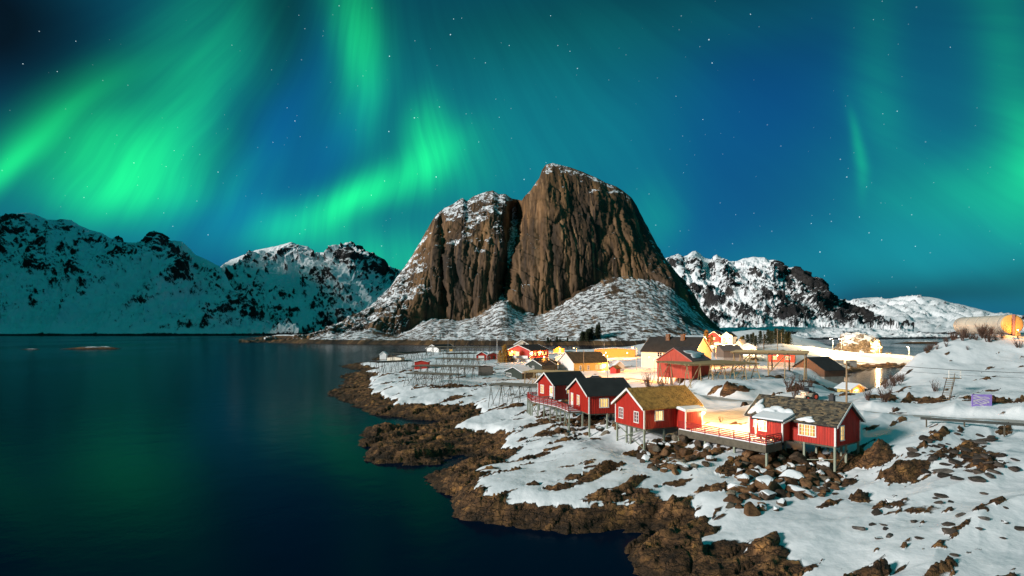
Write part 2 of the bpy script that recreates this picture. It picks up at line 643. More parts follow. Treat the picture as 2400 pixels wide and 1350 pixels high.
def board_mat(name, col, dirt=0.5, wear=None):
    m, T, b = new_mat(name)
    co = T.mapping(objco(T), scale=(7.0, 7.0, 0.35))
    n = T.noise(co, 1.0, 4, 0.65)
    n2 = T.noise(objco(T), 0.8, 4, 0.6)
    c = T.mix(T.step(n, 0.25, 0.75), tuple(x * (1 - dirt) for x in col), col)
    c = T.mix(T.m('MULTIPLY', T.step(n2, 0.45, 0.8), 0.35), c, tuple(x * 0.55 for x in col))
    if wear is not None:
        c = T.mix(T.m('MULTIPLY', T.step(T.noise(T.mapping(objco(T), scale=(5, 5, 0.25)), 1.6, 4, 0.7), 0.58, 0.68), 0.7), c, wear)
    T.l.new(c, b.inputs['Base Color'])
    b.inputs['Roughness'].default_value = 0.62
    bump(T, b, n, 0.3, 0.02)
    return m


M['red'] = board_mat('red_painted_boards', (0.58, 0.026, 0.010))
M['red_old'] = board_mat('weathered_red_boards', (0.62, 0.065, 0.022), 0.4, (0.5, 0.22, 0.14))  # red pushed toward orange in place of lamplight on the barn
M['white'] = plain('white_paint', (0.78, 0.78, 0.74), 0.5, 0.08)
M['cream'] = board_mat('cream_boards', (0.66, 0.60, 0.48), 0.12)
M['offwhite'] = board_mat('white_boards', (0.74, 0.74, 0.72), 0.12)
M['yellow'] = board_mat('yellow_lamplit_boards', (0.62, 0.46, 0.14), 0.15)  # yellow lamplight on the house's long wall, put into the board colour
M['dkgreen'] = board_mat('dark_green_boards', (0.030, 0.042, 0.030), 0.3)
M['olive'] = board_mat('olive_boards', (0.085, 0.075, 0.022), 0.3)
M['orange'] = board_mat('ochre_lamplit_boards', (0.60, 0.30, 0.06), 0.2)  # on the warehouse this is orange lamplight put into the colour
M['greywood'] = board_mat('grey_weathered_wood', (0.16, 0.14, 0.12), 0.4)
M['brownwood'] = board_mat('brown_wood', (0.12, 0.06, 0.03), 0.4)
M['dkroof'] = plain('black_roof_felt', (0.018, 0.019, 0.018), 0.75, 0.3, 0.7)
M['slate'] = plain('grey_slate', (0.10, 0.085, 0.058), 0.8, 0.55, 1.6)
M['slate_b'] = plain('brown_slate', (0.19, 0.14, 0.08), 0.8, 0.4, 2.3)
M['slate_c'] = plain('dark_slate', (0.030, 0.027, 0.022), 0.8, 0.4, 2.0)
M['sod'] = plain('dry_turf', (0.30, 0.18, 0.045), 0.95, 0.55, 1.7, 0.05)
M['sod_dull'] = plain('dull_turf', (0.060, 0.050, 0.026), 0.95, 0.5, 1.2, 0.05)
M['straw'] = plain('straw_blades', (0.42, 0.26, 0.075), 0.9, 0.45, 2.5)
M['rust'] = plain('faded_red_tin', (0.36, 0.17, 0.14), 0.6, 0.3, 0.8)
M['dark'] = plain('black_metal', (0.015, 0.015, 0.016), 0.5, 0.2)
M['brick'] = plain('chimney_brick', (0.10, 0.07, 0.05), 0.85, 0.4, 4)
M['stilt'] = plain('grey_green_timber', (0.26, 0.29, 0.22), 0.8, 0.3, 2.0, 0.01, 0, (6, 6, .5))
M['stilt_d'] = plain('dark_timber', (0.10, 0.085, 0.06), 0.8, 0.3, 2.0)
M['rackwood'] = plain('rack_pole_wood', (0.30, 0.22, 0.11), 0.85, 0.4, 1.5)
M['rackdark'] = plain('rack_pole_grey', (0.085, 0.080, 0.060), 0.85, 0.4, 1.5)
M['rail'] = board_mat('red_rail_paint', (0.42, 0.020, 0.014), 0.3)
M['polewood'] = plain('utility_pole_wood', (0.24, 0.17, 0.10), 0.85, 0.3, 1.0)
M['metal'] = plain('grey_metal', (0.34, 0.35, 0.36), 0.45, 0.15, 2.0, 0, 0.6)
M['guard'] = plain('dull_guard_rail', (0.075, 0.08, 0.072), 0.5, 0.3, 0.8, 0, 0.3)
M['concrete'] = plain('concrete', (0.30, 0.28, 0.25), 0.9, 0.2, 1.0)
M['tank'] = plain('pale_tank_paint', (0.52, 0.50, 0.42), 0.45, 0.14, 0.5)
M['tank_end'] = plain('lamplit_tank_end', (0.78, 0.40, 0.10), 0.5, 0.12, 0.6)  # orange lamplight on the tank end and box, put into their colour
M['rubber'] = plain('black_rubber', (0.012, 0.012, 0.012), 0.8, 0.2)
M['tractor'] = plain('white_tractor_paint', (0.70, 0.64, 0.52), 0.4, 0.1)
M['orange_p'] = plain('red_orange_paint', (0.65, 0.07, 0.02), 0.45, 0.1)
M['purple'] = plain('purple_banner', (0.30, 0.20, 0.58), 0.6, 0.12, 1.2)
M['print'] = plain('pale_print', (0.62, 0.58, 0.60), 0.7, 0.1)
M['bark'] = plain('bark', (0.055, 0.035, 0.022), 0.9, 0.3, 5)
M['twig'] = plain('bare_twigs', (0.075, 0.040, 0.026), 0.9, 0.3, 5)
M['needle'] = plain('conifer_needles', (0.030, 0.040, 0.014), 0.8, 0.45, 1.5)
M['leaf_lamplit'] = plain('lamplit_yellow_foliage', (0.42, 0.24, 0.045), 0.8, 0.3, 1.5)  # orange lamplight on the trees is put into the foliage colour
M['glass'] = plain('dark_glass', (0.012, 0.016, 0.022), 0.08, 0.1)
M['curtain'] = plain('white_curtain', (0.7, 0.7, 0.68), 0.8, 0.1)
M['lit'] = glow('lit_window', (1.0, 0.66, 0.20), 1.55)
M['lit_hot'] = glow('bright_lit_window', (1.0, 0.70, 0.28), 2.6)
M['lit_dim'] = glow('dim_lit_window', (1.0, 0.60, 0.16), 0.75)
M['bulb'] = glow('lamp_glass', (1.0, 0.60, 0.22), 14.0, 0.0)
M['bulb_w'] = glow('white_lamp_glass', (1.0, 0.86, 0.66), 22.0, 0.0)
M['flag'] = plain('red_cloth', (0.5, 0.05, 0.03), 0.8, 0.1)


def boulder_mat(name, cols, snowy):
    m, T, b = new_mat(name)
    oi = T.add('ShaderNodeObjectInfo')
    co = T.vm('ADD', objco(T), T.xyz(T.m('MULTIPLY', oi.outputs['Random'], 37.0), 3.1, 5.2))
    n = T.noise(co, 1.3, 6, 0.65)
    n2 = T.noise(co, 6.0, 5, 0.65)
    c = T.ramp(n, [(0.28, cols[0]), (0.5, cols[1]), (0.72, cols[2])])
    c = T.mix(T.step(n2, 0.3, 0.6), T.mix(0.6, c, (0.014, 0.011, 0.008)), c)
    v = T.m('MULTIPLY_ADD', oi.outputs['Random'], 0.9, 0.55)
    sc = T.vm('SCALE', c)
    T.l.new(v, sc.node.inputs['Scale'])
    if snowy:
        ge = T.add('ShaderNodeNewGeometry')
        sp = T.add('ShaderNodeSeparateXYZ')
        T.l.new(ge.outputs['Normal'], sp.inputs[0])
        f = T.m('ADD', sp.outputs[2], T.m('MULTIPLY', T.m('SUBTRACT', n, 0.5), 0.9))
        lim = T.m('MULTIPLY_ADD', T.m('FRACT', T.m('MULTIPLY', oi.outputs['Random'], 17.3)), 0.25, 0.50)
        f = T.step(T.m('SUBTRACT', f, lim), 0.0, 0.08)
        sc = T.mix(f, sc, SNOWCOL)
    T.l.new(sc, b.inputs['Base Color'])
    b.inputs['Roughness'].default_value = 0.8
    b.inputs['Specular IOR Level'].default_value = 0.25
    bump(T, b, n2, 0.7, 0.06)
    return m


BTONES = {'rusty brown': [(0.050, 0.026, 0.013), (0.135, 0.068, 0.030), (0.23, 0.125, 0.055)],
          'dark': [(0.026, 0.018, 0.013), (0.066, 0.044, 0.028), (0.12, 0.08, 0.05)],
          'pale': [(0.09, 0.075, 0.055), (0.20, 0.165, 0.12), (0.30, 0.25, 0.19)]}
GTONES = {'dark': [(0.026, 0.021, 0.017), (0.060, 0.047, 0.037), (0.11, 0.085, 0.07)],
          'greyish': [(0.05, 0.044, 0.04), (0.10, 0.088, 0.078), (0.17, 0.15, 0.13)]}
for k_, c_ in BTONES.items():
    M['b_' + k_] = boulder_mat(k_ + '_boulder', c_, False)
    M['bs_' + k_] = boulder_mat(k_ + '_boulder_with_snow', c_, True)
for k_, c_ in GTONES.items():
    M['g_' + k_] = boulder_mat(k_ + '_stone', c_, False)
    M['gs_' + k_] = boulder_mat(k_ + '_stone_with_snow', c_, True)

# ------------------------------------------------------------------ mountains (lofts with real depth)
def normals(P):
    du = np.gradient(P, axis=1); dv = np.gradient(P, axis=0)
    n = np.cross(du, dv)
    n /= (np.linalg.norm(n, axis=2)[..., None] + 1e-9)
    return n


def loft(px, lines, nseg, expo, backd, nback=14, soft=0):
    """lines: polylines [(px, py, depth)...] from shore to crest. Returns P (rows, cols, 3) and row coordinate."""
    rows_py = []; rows_d = []; tt = []
    L = []
    for ln in lines:
        a = np.array(ln, float)
        py_, d_ = np.interp(px, a[:, 0], a[:, 1]), np.interp(px, a[:, 0], a[:, 2])
        if soft and len(L) == 1:
            k = np.exp(-(np.arange(-soft * 2, soft * 2 + 1) / soft) ** 2); k /= k.sum()
            pad = len(k) // 2
            py_ = np.convolve(np.pad(py_, pad, 'edge'), k, 'valid') + 3 * fbm(px * .03, px * 0, px * 0, 4, .6)
            d_ = np.convolve(np.pad(d_, pad, 'edge'), k, 'valid')
        L.append((py_, d_))
    for k in range(len(L) - 1):
        for i in range(nseg[k]):
            t = i / nseg[k]
            rows_py.append(L[k][0] * (1 - t) + L[k + 1][0] * t)
            te = t ** expo[k]
            rows_d.append(L[k][1] * (1 - te) + L[k + 1][1] * te)
            tt.append(k + t)
    rows_py.append(L[-1][0]); rows_d.append(L[-1][1]); tt.append(len(L) - 1.0)
    d = np.array(rows_d); py = np.array(rows_py)
    z = CAMZ - (py - HZ) / F * d
    x = (px[None, :] - 1200) / F * d
    P = np.stack([x, d, z], -1)
    # the far side
    bk = []
    for i in range(1, nback + 1):
        t = i / nback
        q = P[-1].copy() if i == 1 else bk[0] * 0 + P[-1]
        q = q.copy()
        f = 1 + t * backd / P[-1][:, 1]
        q[:, 0] *= f; q[:, 1] *= f
        q[:, 2] = P[-1][:, 2] * (1 - t) ** 1.3 - 8 * t
        bk.append(q)
        tt.append(len(L) - 1 + t)
    return np.concatenate([P, np.array(bk)], 0), np.array(tt)


def px_grid(a, b, n):
    return np.linspace(a, b, n)


def blocks(x, y, seed):
    """fractured slabs: every cell flat, with its own height and tilt"""
    rs = np.random.RandomState(seed)
    J = rs.rand(128, 128, 2); H = rs.rand(128, 128) - .5; G = rs.rand(128, 128, 2) - .5
    xi = np.floor(x).astype(int); yi = np.floor(y).astype(int)
    best = np.full(x.shape, 1e9); out = np.zeros_like(x)
    for dx in (-1, 0, 1):
        for dy in (-1, 0, 1):
            i = (xi + dx) & 127; j = (yi + dy) & 127
            px_ = xi + dx + J[i, j, 0]; py_ = yi + dy + J[i, j, 1]
            d = (x - px_) ** 2 + (y - py_) ** 2
            m = d < best
            v = H[i, j] + (x - px_) * G[i, j, 0] + (y - py_) * G[i, j, 1]
            out = np.where(m, v, out); best = np.where(m, d, best)
    return out


RIDGE = [None]


def mountain(name, px, lines, nseg, expo, backd, amp, freq, mat, snowfn, crest_keep=0.35, aniso=1.0, extra=None, label=None, low_amp=1.0, mode='range'):
    P, tt = loft(px, lines, nseg, expo, backd, soft=10 if mode == 'cliff' else 0)
    if extra is not None:
        P = extra(P, tt, px)
    N = normals(P)
    K = len(lines) - 1
    near = np.exp(-((tt - K) / 0.12) ** 2)
    mask = (1 - (1 - crest_keep) * near)[:, None] * sstep(-0.02, 0.25, tt)[:, None]
    if low_amp < 1:
        mask = mask * (low_amp + (1 - low_amp) * sstep(0.85, 1.1, tt)[:, None])
    x, y, z = P[..., 0] * freq, P[..., 1] * freq * .6, P[..., 2] * freq * aniso
    if mode == 'cliff':
        X, Y, Z = P[..., 0], P[..., 1] * .26, P[..., 2]
        wob = 12 * pn(X * .01, Y * .01, Z * .01)
        r = 0.75 * (ridged((X + wob) * .009, Y * .009, Z * .0016, 3, .5) - .75) + .42 * fbm((X + wob * .4) * .045, Y * .045, Z * .0055, 4, .6)
        r += .10 * fbm(X * .14, Y * .6, Z * .03, 3, .6) + .30 * fbm(X * .03, Y * .2, Z * .022, 4, .6)
        for fq, am, sd in ((.022, .40, 3), (.055, .26, 9), (.12, .16, 15)):
            cr = np.clip(1 - np.abs(pn((X + wob) * fq, Y * fq, Z * fq * .08 + sd)) * 9, 0, 1)
            r -= am * cr ** 1.5
        st = (Z + .55 * X + 14 * fbm(X * .012, Y * .012, Z * .012, 3)) / 46.0
        r += .22 * (st - np.floor(st) - .5)
    else:
        wx = 0.35 * pn(x * 0.7, y * 0.7, z * 1.5 + 4)
        r = 1.0 * (ridged(x + wx, y, z + wx, 4, 0.5) - 0.75) + 0.42 * (ridged(x * 3.1, y * 3.1, z * 2.2 + 2, 5, 0.6) - 0.7)
        r += 0.16 * (ridged(x * 9, y * 9, z * 6, 4, 0.6) - 0.7)
    RIDGE[0] = r
    P = P + N * (r * mask)[..., None] * amp
    P[0, :, 2] = np.minimum(P[0, :, 2], -1.0)
    N2 = normals(P)
    s = snowfn(P, N2, tt, px)
    me = grid_mesh(name, P, mat, attrs={'snow': np.clip(s, -1, 2)})
    o = link(name, me)
    tag(o, label, None, None, 'structure')
    return o


# --- the cliffed brown mountain beyond the village
crest = [(560, 803, 870), (600, 800, 880), (690, 791, 900), (760, 772, 950), (820, 746, 1010), (870, 715, 1080), (910, 680, 1130), (930, 650, 1150), (950, 625, 1180),
         (965, 600, 1200), (985, 565, 1220), (1000, 540, 1240), (1015, 515, 1250), (1030, 497, 1260), (1042, 487, 1270), (1060, 479, 1275), (1075, 468, 1280),
         (1085, 463, 1280), (1095, 471, 1280), (1110, 459, 1285), (1125, 454, 1290), (1140, 449, 1290), (1155, 446, 1290), (1170, 455, 1290), (1185, 454, 1290),
         (1200, 465, 1300), (1213, 467, 1310), (1224, 470, 1290), (1232, 457, 1270), (1245, 445, 1270), (1255, 430, 1270), (1265, 415, 1270), (1272, 398, 1270),
         (1280, 386, 1270), (1295, 382, 1270), (1315, 387, 1270), (1340, 393, 1270), (1365, 402, 1270), (1390, 413, 1270), (1420, 428, 1270), (1445, 437, 1270),
         (1465, 450, 1270), (1480, 462, 1270), (1495, 485, 1265), (1510, 515, 1260), (1525, 545, 1250), (1540, 575, 1240), (1555, 600, 1230), (1575, 625, 1220),
         (1595, 650, 1210), (1615, 675, 1200), (1630, 700, 1180), (1645, 730, 1160), (1665, 755, 1130), (1690, 777, 1100), (1720, 788, 1080), (1760, 792, 1080)]
foot = [(560, 803.5, 866), (600, 801.5, 870), (700, 795, 860), (800, 778, 880), (860, 768, 900), (900, 778, 900), (930, 782, 900), (960, 772, 930), (1010, 740, 990), (1060, 745, 990), (1090, 743, 990),
        (1130, 730, 1000), (1150, 716, 1010), (1166, 698, 1020), (1180, 686, 1030), (1192, 702, 1020), (1205, 718, 1015), (1225, 727, 1010), (1270, 737, 1000), (1300, 715, 1020), (1340, 690, 1040), (1380, 672, 1050), (1410, 652, 1070), (1440, 640, 1080),
        (1490, 640, 1080), (1530, 652, 1080), (1570, 672, 1070), (1620, 720, 1060), (1660, 758, 1050), (1700, 782, 1040), (1760, 793, 1040)]
shore = [(560, 804, 860), (600, 804, 845), (800, 806, 775), (1000, 808, 727), (1300, 809, 705), (1500, 809, 705), (1760, 808, 727)]


def fest_extra(P, tt, px):
    # gully between the two towers, ribs and hollows of the wall
    up = sstep(0.9, 1.15, tt)[:, None] * (1 - sstep(1.9, 2.0, tt))[:, None]
    gx = 1178 + 34 * np.clip(tt - 1, 0, 1)[:, None]
    g = np.exp(-((px[None, :] - gx) / 11.0) ** 2) * up
    g2 = np.exp(-((px[None, :] - (1042 - 10 * np.clip(tt - 1, 0, 1)[:, None])) / 7.0) ** 2) * up * 0.5
    lean = 60 * np.exp(-((px[None, :] - 1130) / 60.0) ** 2) * up * 0
    sh = 85 * g + 45 * g2 + lean
    f = 1 + sh / P[..., 1]
    z0 = P[..., 2].copy()
    P = P.copy()
    P[..., 0] *= f; P[..., 1] *= f
    P[..., 2] = z0
    return P


def fest_snow(P, N, tt, px):
    X, Y, Z = P[..., 0], P[..., 1], P[..., 2]
    n = fbm(X * 0.02, Y * 0.02, Z * 0.02, 5, 0.6)
    tal = 1 - sstep(0.90, 1.06, tt[:, None] + 0.16 * fbm(X * .012 + 3, Y * .012, Z * .012, 4, .6) + 0.05)
    # ledge snow in thin slanting lines
    led = 1 - np.abs(pn(X * .010 + Z * .012, Y * .01, Z * .035 - X * .012)) * 5
    led = np.clip(led, 0, 1) * sstep(-.15, .25, fbm(X * .012 + 8, Y * .012, Z * .012, 3))
    nz = N[..., 2]
    wall = -0.28 + 1.25 * (nz - 0.42) + 0.36 * n + 0.30 * led
    # left flank and shoulders hold more ledge snow
    left = 1 - sstep(930, 1045, px)[None, :]
    wall = wall + 0.28 * left + 0.5 * led * left
    right = sstep(1480, 1560, px)[None, :]
    wall = wall + (0.14 + .3 * led) * right
    mid = sstep(1030, 1060, px) * (1 - sstep(1190, 1215, px))
    wall = wall + (0.20 + .5 * led) * mid[None, :] * sstep(1.35, 1.8, tt)[:, None]
    top = sstep(1.86, 1.99, tt)[:, None]
    wall = wall + 0.42 * top * np.clip(nz + 0.3, 0, 1)
    gx = 1178 + 34 * np.clip(tt - 1, 0, 1)[:, None]
    gul = np.exp(-((px[None, :] - gx) / (8.0 - 4.5 * np.clip(tt - 1, 0, 1)[:, None])) ** 2)
    wall = wall + 1.1 * gul * (tt < 1.95)[:, None]
    slope = 0.72 + 0.9 * (nz - 0.55) + (0.85 + 0.4 * sstep(1330, 1430, px)[None, :]) * n - 0.10 * sstep(1330, 1430, px)[None, :]
    # dark rib in the talus' left part
    slope = slope - 0.75 * np.exp(-((px[None, :] - 905) / 45.0) ** 2) * sstep(0.35, 0.8, tt)[:, None]
    slope = slope - 0.10 * sstep(1250, 1050, px)[None, :] * 0
    s = tal * slope + (1 - tal) * wall
    shore_ = sstep(3.0, 7.0, Z)
    return s * shore_ + (1 - shore_) * -0.3


mountain('mountain', px_grid(560, 1760, 640), [shore, foot, crest], [110, 210], [1.2, 1.75], 420, 13.0, 0.020,
         M['cliff'], fest_snow, 0.15, 0.13, fest_extra, 'brown cliffed twin-topped mountain rising behind the village', 0.16, 'cliff')

# --- left range; its unseen crest is raised to cast moon shade on visible slopes
l1crest = [(-2600, -380, 1000), (-1700, -245, 1350), (-1200, -110, 1650), (-700, 70, 2000), (-450, 215, 2300), (-300, 310, 2500), (-180, 405, 2700), (-80, 480, 2850), (0, 505, 2900), (60, 499, 2900), (80, 502, 2900), (110, 516, 2900), (150, 516, 2900), (168, 516, 2900), (185, 527, 2900), (210, 538, 2890), (235, 546, 2890),
           (262, 561, 2880), (290, 571, 2880), (328, 569, 2880), (343, 556, 2880), (355, 552, 2880), (366, 556, 2880), (375, 570, 2870), (400, 566, 2860), (425, 565, 2850), (440, 578, 2840), (460, 597, 2800), (490, 611, 2750), (520, 628, 2700), (550, 680, 2600), (590, 740, 2500), (640, 775, 2400), (700, 783, 2300)]
l1mid = [(-2600, 400, 800), (-1700, 450, 1000), (-1200, 480, 1250), (-700, 540, 1600), (-300, 610, 2150), (0, 640, 2420), (150, 650, 2450), (280, 620, 2480), (340, 606, 2500), (370, 600, 2500), (400, 625, 2460), (450, 672, 2400), (510, 735, 2300), (560, 772, 2220), (640, 783, 2150), (700, 786, 2120)]
l1shore = [(-2600, 815, 600), (-1700, 808, 730), (-1200, 801, 920), (-700, 794, 1260), (-300, 789, 1700), (0, 787, 1990), (700, 787, 2010)]


def left_snow(P, N, tt, px):
    X, Y, Z = P[..., 0], P[..., 1], P[..., 2]
    n = fbm(X * 0.006, Y * 0.006, Z * 0.006, 6, 0.62)
    n2 = fbm(X * 0.002 + 9, Y * 0.002, Z * 0.002, 3)
    n = fbm((X + Z * .7) * 0.011, Y * 0.011, (Z - X * .3) * 0.004, 5, 0.65)
    s = 0.85 + 1.0 * (N[..., 2] - 0.50) + 0.6 * n + 0.5 * n2 - 0.42 * RIDGE[0]
    s = s + 0.12 * (1 - sstep(0.9, 1.3, tt))[:, None]
    sh = sstep(2.0, 12.0, Z)
    return s * sh - 0.3 * (1 - sh)


mountain('mountain', np.concatenate([px_grid(-2600, -70, 150), px_grid(-60, 700, 470)]), [l1shore, l1mid, l1crest], [90, 120], [1.0, 1.1], 900, 46.0, 0.0036,
         M['hill'], left_snow, 0.12, 0.5, None, 'snowy range rising from the far left shore of the fjord')
l2crest = [(430, 700, 3000), (480, 650, 3100), (505, 637, 3200), (530, 617, 3300), (560, 601, 3300), (600, 587, 3300), (640, 579, 3300), (665, 573, 3300), (682, 569, 3300), (700, 575, 3300), (722, 578, 3300), (731, 588, 3280), (738, 597, 3250), (750, 595, 3250),
           (770, 590, 3250), (790, 578, 3250), (815, 574, 3250), (835, 581, 3250), (850, 588, 3240), (868, 594, 3230), (882, 599, 3220), (888, 612, 3200), (891, 634, 3180), (900, 630, 3400), (912, 624, 3500), (922, 629, 3500), (940, 634, 3500), (980, 660, 3500), (1100, 700, 3500)]
l2mid = [(430, 770, 2600), (500, 730, 2700), (560, 690, 2800), (620, 690, 2850), (700, 670, 2900), (760, 665, 2800), (800, 640, 2800), (820, 626, 2800), (850, 632, 2820), (880, 665, 2850), (920, 670, 3000), (1100, 720, 3000)]
l2low = [(430, 782, 2450), (520, 765, 2500), (600, 755, 2500), (680, 765, 2500), (740, 745, 2500), (800, 735, 2500), (870, 745, 2500), (1100, 770, 2500)]
l2shore = [(430, 785, 2380), (1100, 785, 2380)]
mountain('mountain', px_grid(430, 1100, 380), [l2shore, l2low, l2mid, l2crest], [30, 70, 100], [1.0, 1.0, 1.3], 900, 46.0, 0.0042,
         M['hill'], left_snow, 0.12, 0.5, None, 'steep snowy peaks between the left range and the brown mountain')

# --- right mountains
r1crest = [(1500, 640, 3500), (1560, 606, 3600), (1575, 600, 3600), (1590, 596, 3600), (1598, 606, 3600), (1613, 597, 3600), (1622, 589, 3600), (1631, 587, 3600), (1640, 594, 3600), (1655, 605, 3600), (1668, 608, 3600), (1672, 600, 3600), (1680, 597, 3600), (1700, 611, 3600), (1722, 617, 3600),
           (1742, 606, 3560), (1765, 602, 3540), (1792, 603, 3500), (1803, 610, 3500), (1815, 608, 3480), (1824, 622, 3460), (1838, 628, 3440), (1865, 626, 3400), (1880, 634, 3380), (1895, 652, 3340), (1903, 659, 3320), (1912, 652, 3300), (1925, 662, 3280), (1945, 688, 3220), (1965, 703, 3180), (1990, 720, 3120), (2020, 742, 3050), (2050, 760, 2950), (2072, 770, 2900), (2082, 781, 2850), (2140, 786, 2800)]
r1mid = [(1500, 720, 2900), (1600, 700, 2950), (1700, 690, 3000), (1760, 670, 3050), (1800, 660, 3050), (1840, 690, 2950), (1880, 700, 2900), (1950, 735, 2850), (2020, 765, 2750), (2082, 783, 2700), (2140, 787, 2650)]
r1low = [(1500, 765, 2450), (1640, 765, 2450), (1760, 757, 2450), (1840, 755, 2450), (1950, 768, 2450), (2050, 780, 2450), (2140, 787.5, 2450)]
r1shore = [(1500, 786, 2180), (2140, 788, 2000)]


def right_snow(P, N, tt, px):
    X, Y, Z = P[..., 0], P[..., 1], P[..., 2]
    n = fbm(X * 0.007, Y * 0.007, Z * 0.007, 6, 0.62)
    n = fbm((X - Z * .7) * 0.011, Y * 0.011, (Z + X * .3) * 0.004, 5, 0.65)
    s = 0.88 + 1.0 * (N[..., 2] - 0.52) + 0.5 * n - 0.45 * RIDGE[0]
    dk = sstep(1790, 1850, px)[None, :] * sstep(0.9, 1.5, tt)[:, None]
    s = s - 0.42 * dk
    low = np.exp(-((tt - 1.1) / 0.25) ** 2)[:, None] * sstep(1640, 1700, px)[None, :] * 0.35
    s = s - low
    sh = sstep(2.0, 10.0, Z)
    return s * sh - 0.3 * (1 - sh)


mountain('mountain', px_grid(1500, 2140, 380), [r1shore, r1low, r1mid, r1crest], [24, 70, 100], [1.0, 1.0, 1.2], 900, 48.0, 0.0046,
         M['hill'], right_snow, 0.12, 0.4, None, 'jagged snowy mountain right of the brown cliffed one')
r2crest = [(1850, 720, 5000), (1950, 706, 5000), (1975, 702, 5000), (1990, 707, 5000), (2005, 704, 5000), (2025, 698, 5000), (2050, 697, 5000), (2080, 701, 5000), (2110, 697, 5000), (2140, 694, 5000), (2170, 695, 5000), (2195, 698, 5000), (2215, 706, 5000), (2240, 711, 5000), (2280, 720, 5000), (2330, 734, 5000), (2380, 744, 5000), (2440, 750, 5000), (2700, 735, 5000), (3200, 720, 4600), (4200, 700, 4200)]
r2mid = [(1850, 745, 4300), (2050, 738, 4300), (2130, 735, 4300), (2250, 745, 4300), (2440, 763, 4300), (4200, 740, 3600)]
r2shore = [(1850, 783, 3300), (2400, 784, 3000), (4200, 786, 2400)]


def far_snow(P, N, tt, px):
    X, Y, Z = P[..., 0], P[..., 1], P[..., 2]
    n = fbm(X * 0.006, Y * 0.006, Z * 0.006, 6, 0.65)
    s = 0.92 + 0.9 * (N[..., 2] - 0.6) + 0.4 * n - 0.4 * RIDGE[0]
    sh = sstep(2.0, 10.0, Z)
    return s * sh - 0.3 * (1 - sh)


mountain('mountain', px_grid(1850, 4200, 420), [r2shore, r2mid, r2crest], [40, 50], [1.0, 1.1], 900, 42.0, 0.0038,
         M['hill'], far_snow, 0.12, 0.7, None, 'low rounded snowy mountain far off behind the tank')
# --- low skerry land in front of the right mountains
lowcrest = [(1560, 780, 1500), (1650, 773, 1500), (1700, 769, 1450), (1760, 767, 1450), (1850, 766, 1450), (1930, 768, 1450), (2030, 771, 1450), (2090, 776, 1450), (2140, 781, 1420), (2200, 786, 1400), (2280, 790, 1350)]
lowshore = [(1560, 797, 1100), (1900, 796, 1150), (2060, 795, 1200), (2280, 793, 1340)]


def low_snow(P, N, tt, px):
    X, Y, Z = P[..., 0], P[..., 1], P[..., 2]
    n = fbm(X * 0.016, Y * 0.016, Z * 0.016, 5, 0.6)
    sh = sstep(1.0, 4.0, Z)
    return (0.82 + 0.75 * n) * sh - 0.3 * (1 - sh)


mountain('headland', px_grid(1560, 2280, 300), [lowshore, lowcrest], [60], [1.0], 300, 7.0, 0.02, M['hill'], low_snow, 0.3, 1.0, None,
         'low snowy rocky headland before the right mountain')


def islet(pts_px, d, h, seed, label):
    """skerry: (px0, px1) at depth d, height h"""
    x0 = (pts_px[0] - 1200) / F * d; x1 = (pts_px[1] - 1200) / F * d
    n, k = 60, 26
    u = np.linspace(-1, 1, n); v = np.linspace(-1, 1, k)
    U, V = np.meshgrid(u, v)
    hx = (x1 - x0) / 2; hy = hx * 0.32
    r = np.sqrt(U ** 2 + V ** 2)
    Zs = h * np.clip(1 - r ** 1.6, -0.4, 1) * (0.8 + 0.7 * fbm(U * 2 + seed, V * 2, seed, 4)) * (0.75 + 0.35 * U)
    P = np.stack([(x0 + x1) / 2 + U * hx, d + V * hy, Zs], -1)
    s = 0.9 * sstep(0.30 * h, 0.55 * h, Zs) + 0.5 * fbm(P[..., 0] * .3, P[..., 1] * .3, seed, 3) - 0.1
    me = grid_mesh('islet', P, M['shore'], keep=Zs > -0.5, attrs={'snow': s})
    tag(link('islet', me), label, None, None, 'structure')


islet((140, 285), 560, 4.0, 2.0, 'snow-topped dark skerry low in the open fjord')
islet((48, 96), 545, 1.0, 5.0, 'bare black skerry beside the snow-topped one')
islet((2090, 2210), 800, 5.5, 8.0, 'snowy islet in the bay behind the quay')
islet((570, 780), 1350, 13.0, 9.0, 'snowy low point reaching into the fjord')

# ------------------------------------------------------------------ sea
wv = [(-9000, -600, 0), (9000, -600, 0), (9000, 9000, 0), (-9000, 9000, 0)]
sea = link('sea', raw_mesh('sea', wv, [[0, 1, 2, 3]], M['water']))
tag(sea, 'smooth dark teal sea reflecting the aurora', None, None, 'structure')

# ------------------------------------------------------------------ near land: control points
CP = []   # (u, ln d, z)


def cz(px, py, z):
    d = F * (CAMZ - z) / (py - HZ)
    CP.append(((px - 1200) / F, math.log(d), z))


def cd(px, py, d):
    CP.append(((px - 1200) / F, math.log(d), CAMZ - (py - HZ) / F * d))


def cp(px, d, z):
    CP.append(((px - 1200) / F, math.log(d), z))


# coastline
for p in [(800, 905), (784, 919), (800, 940), (850, 966), (930, 976), (985, 985), (1035, 990), (930, 1003), (862, 1012), (850, 1040), (862, 1080), (960, 1086), (1035, 1075), (1090, 1062), (1125, 1068),
          (1060, 1100), (995, 1126), (1025, 1150), (1062, 1165), (1068, 1190), (1085, 1215), (1150, 1226), (1240, 1233), (1330, 1246), (1420, 1250), (1480, 1236), (1535, 1222),
          (1560, 1232), (1505, 1262), (1475, 1285), (1470, 1310), (1490, 1335), (1520, 1352), (830, 876)]:
    cz(p[0], p[1], 0.0)
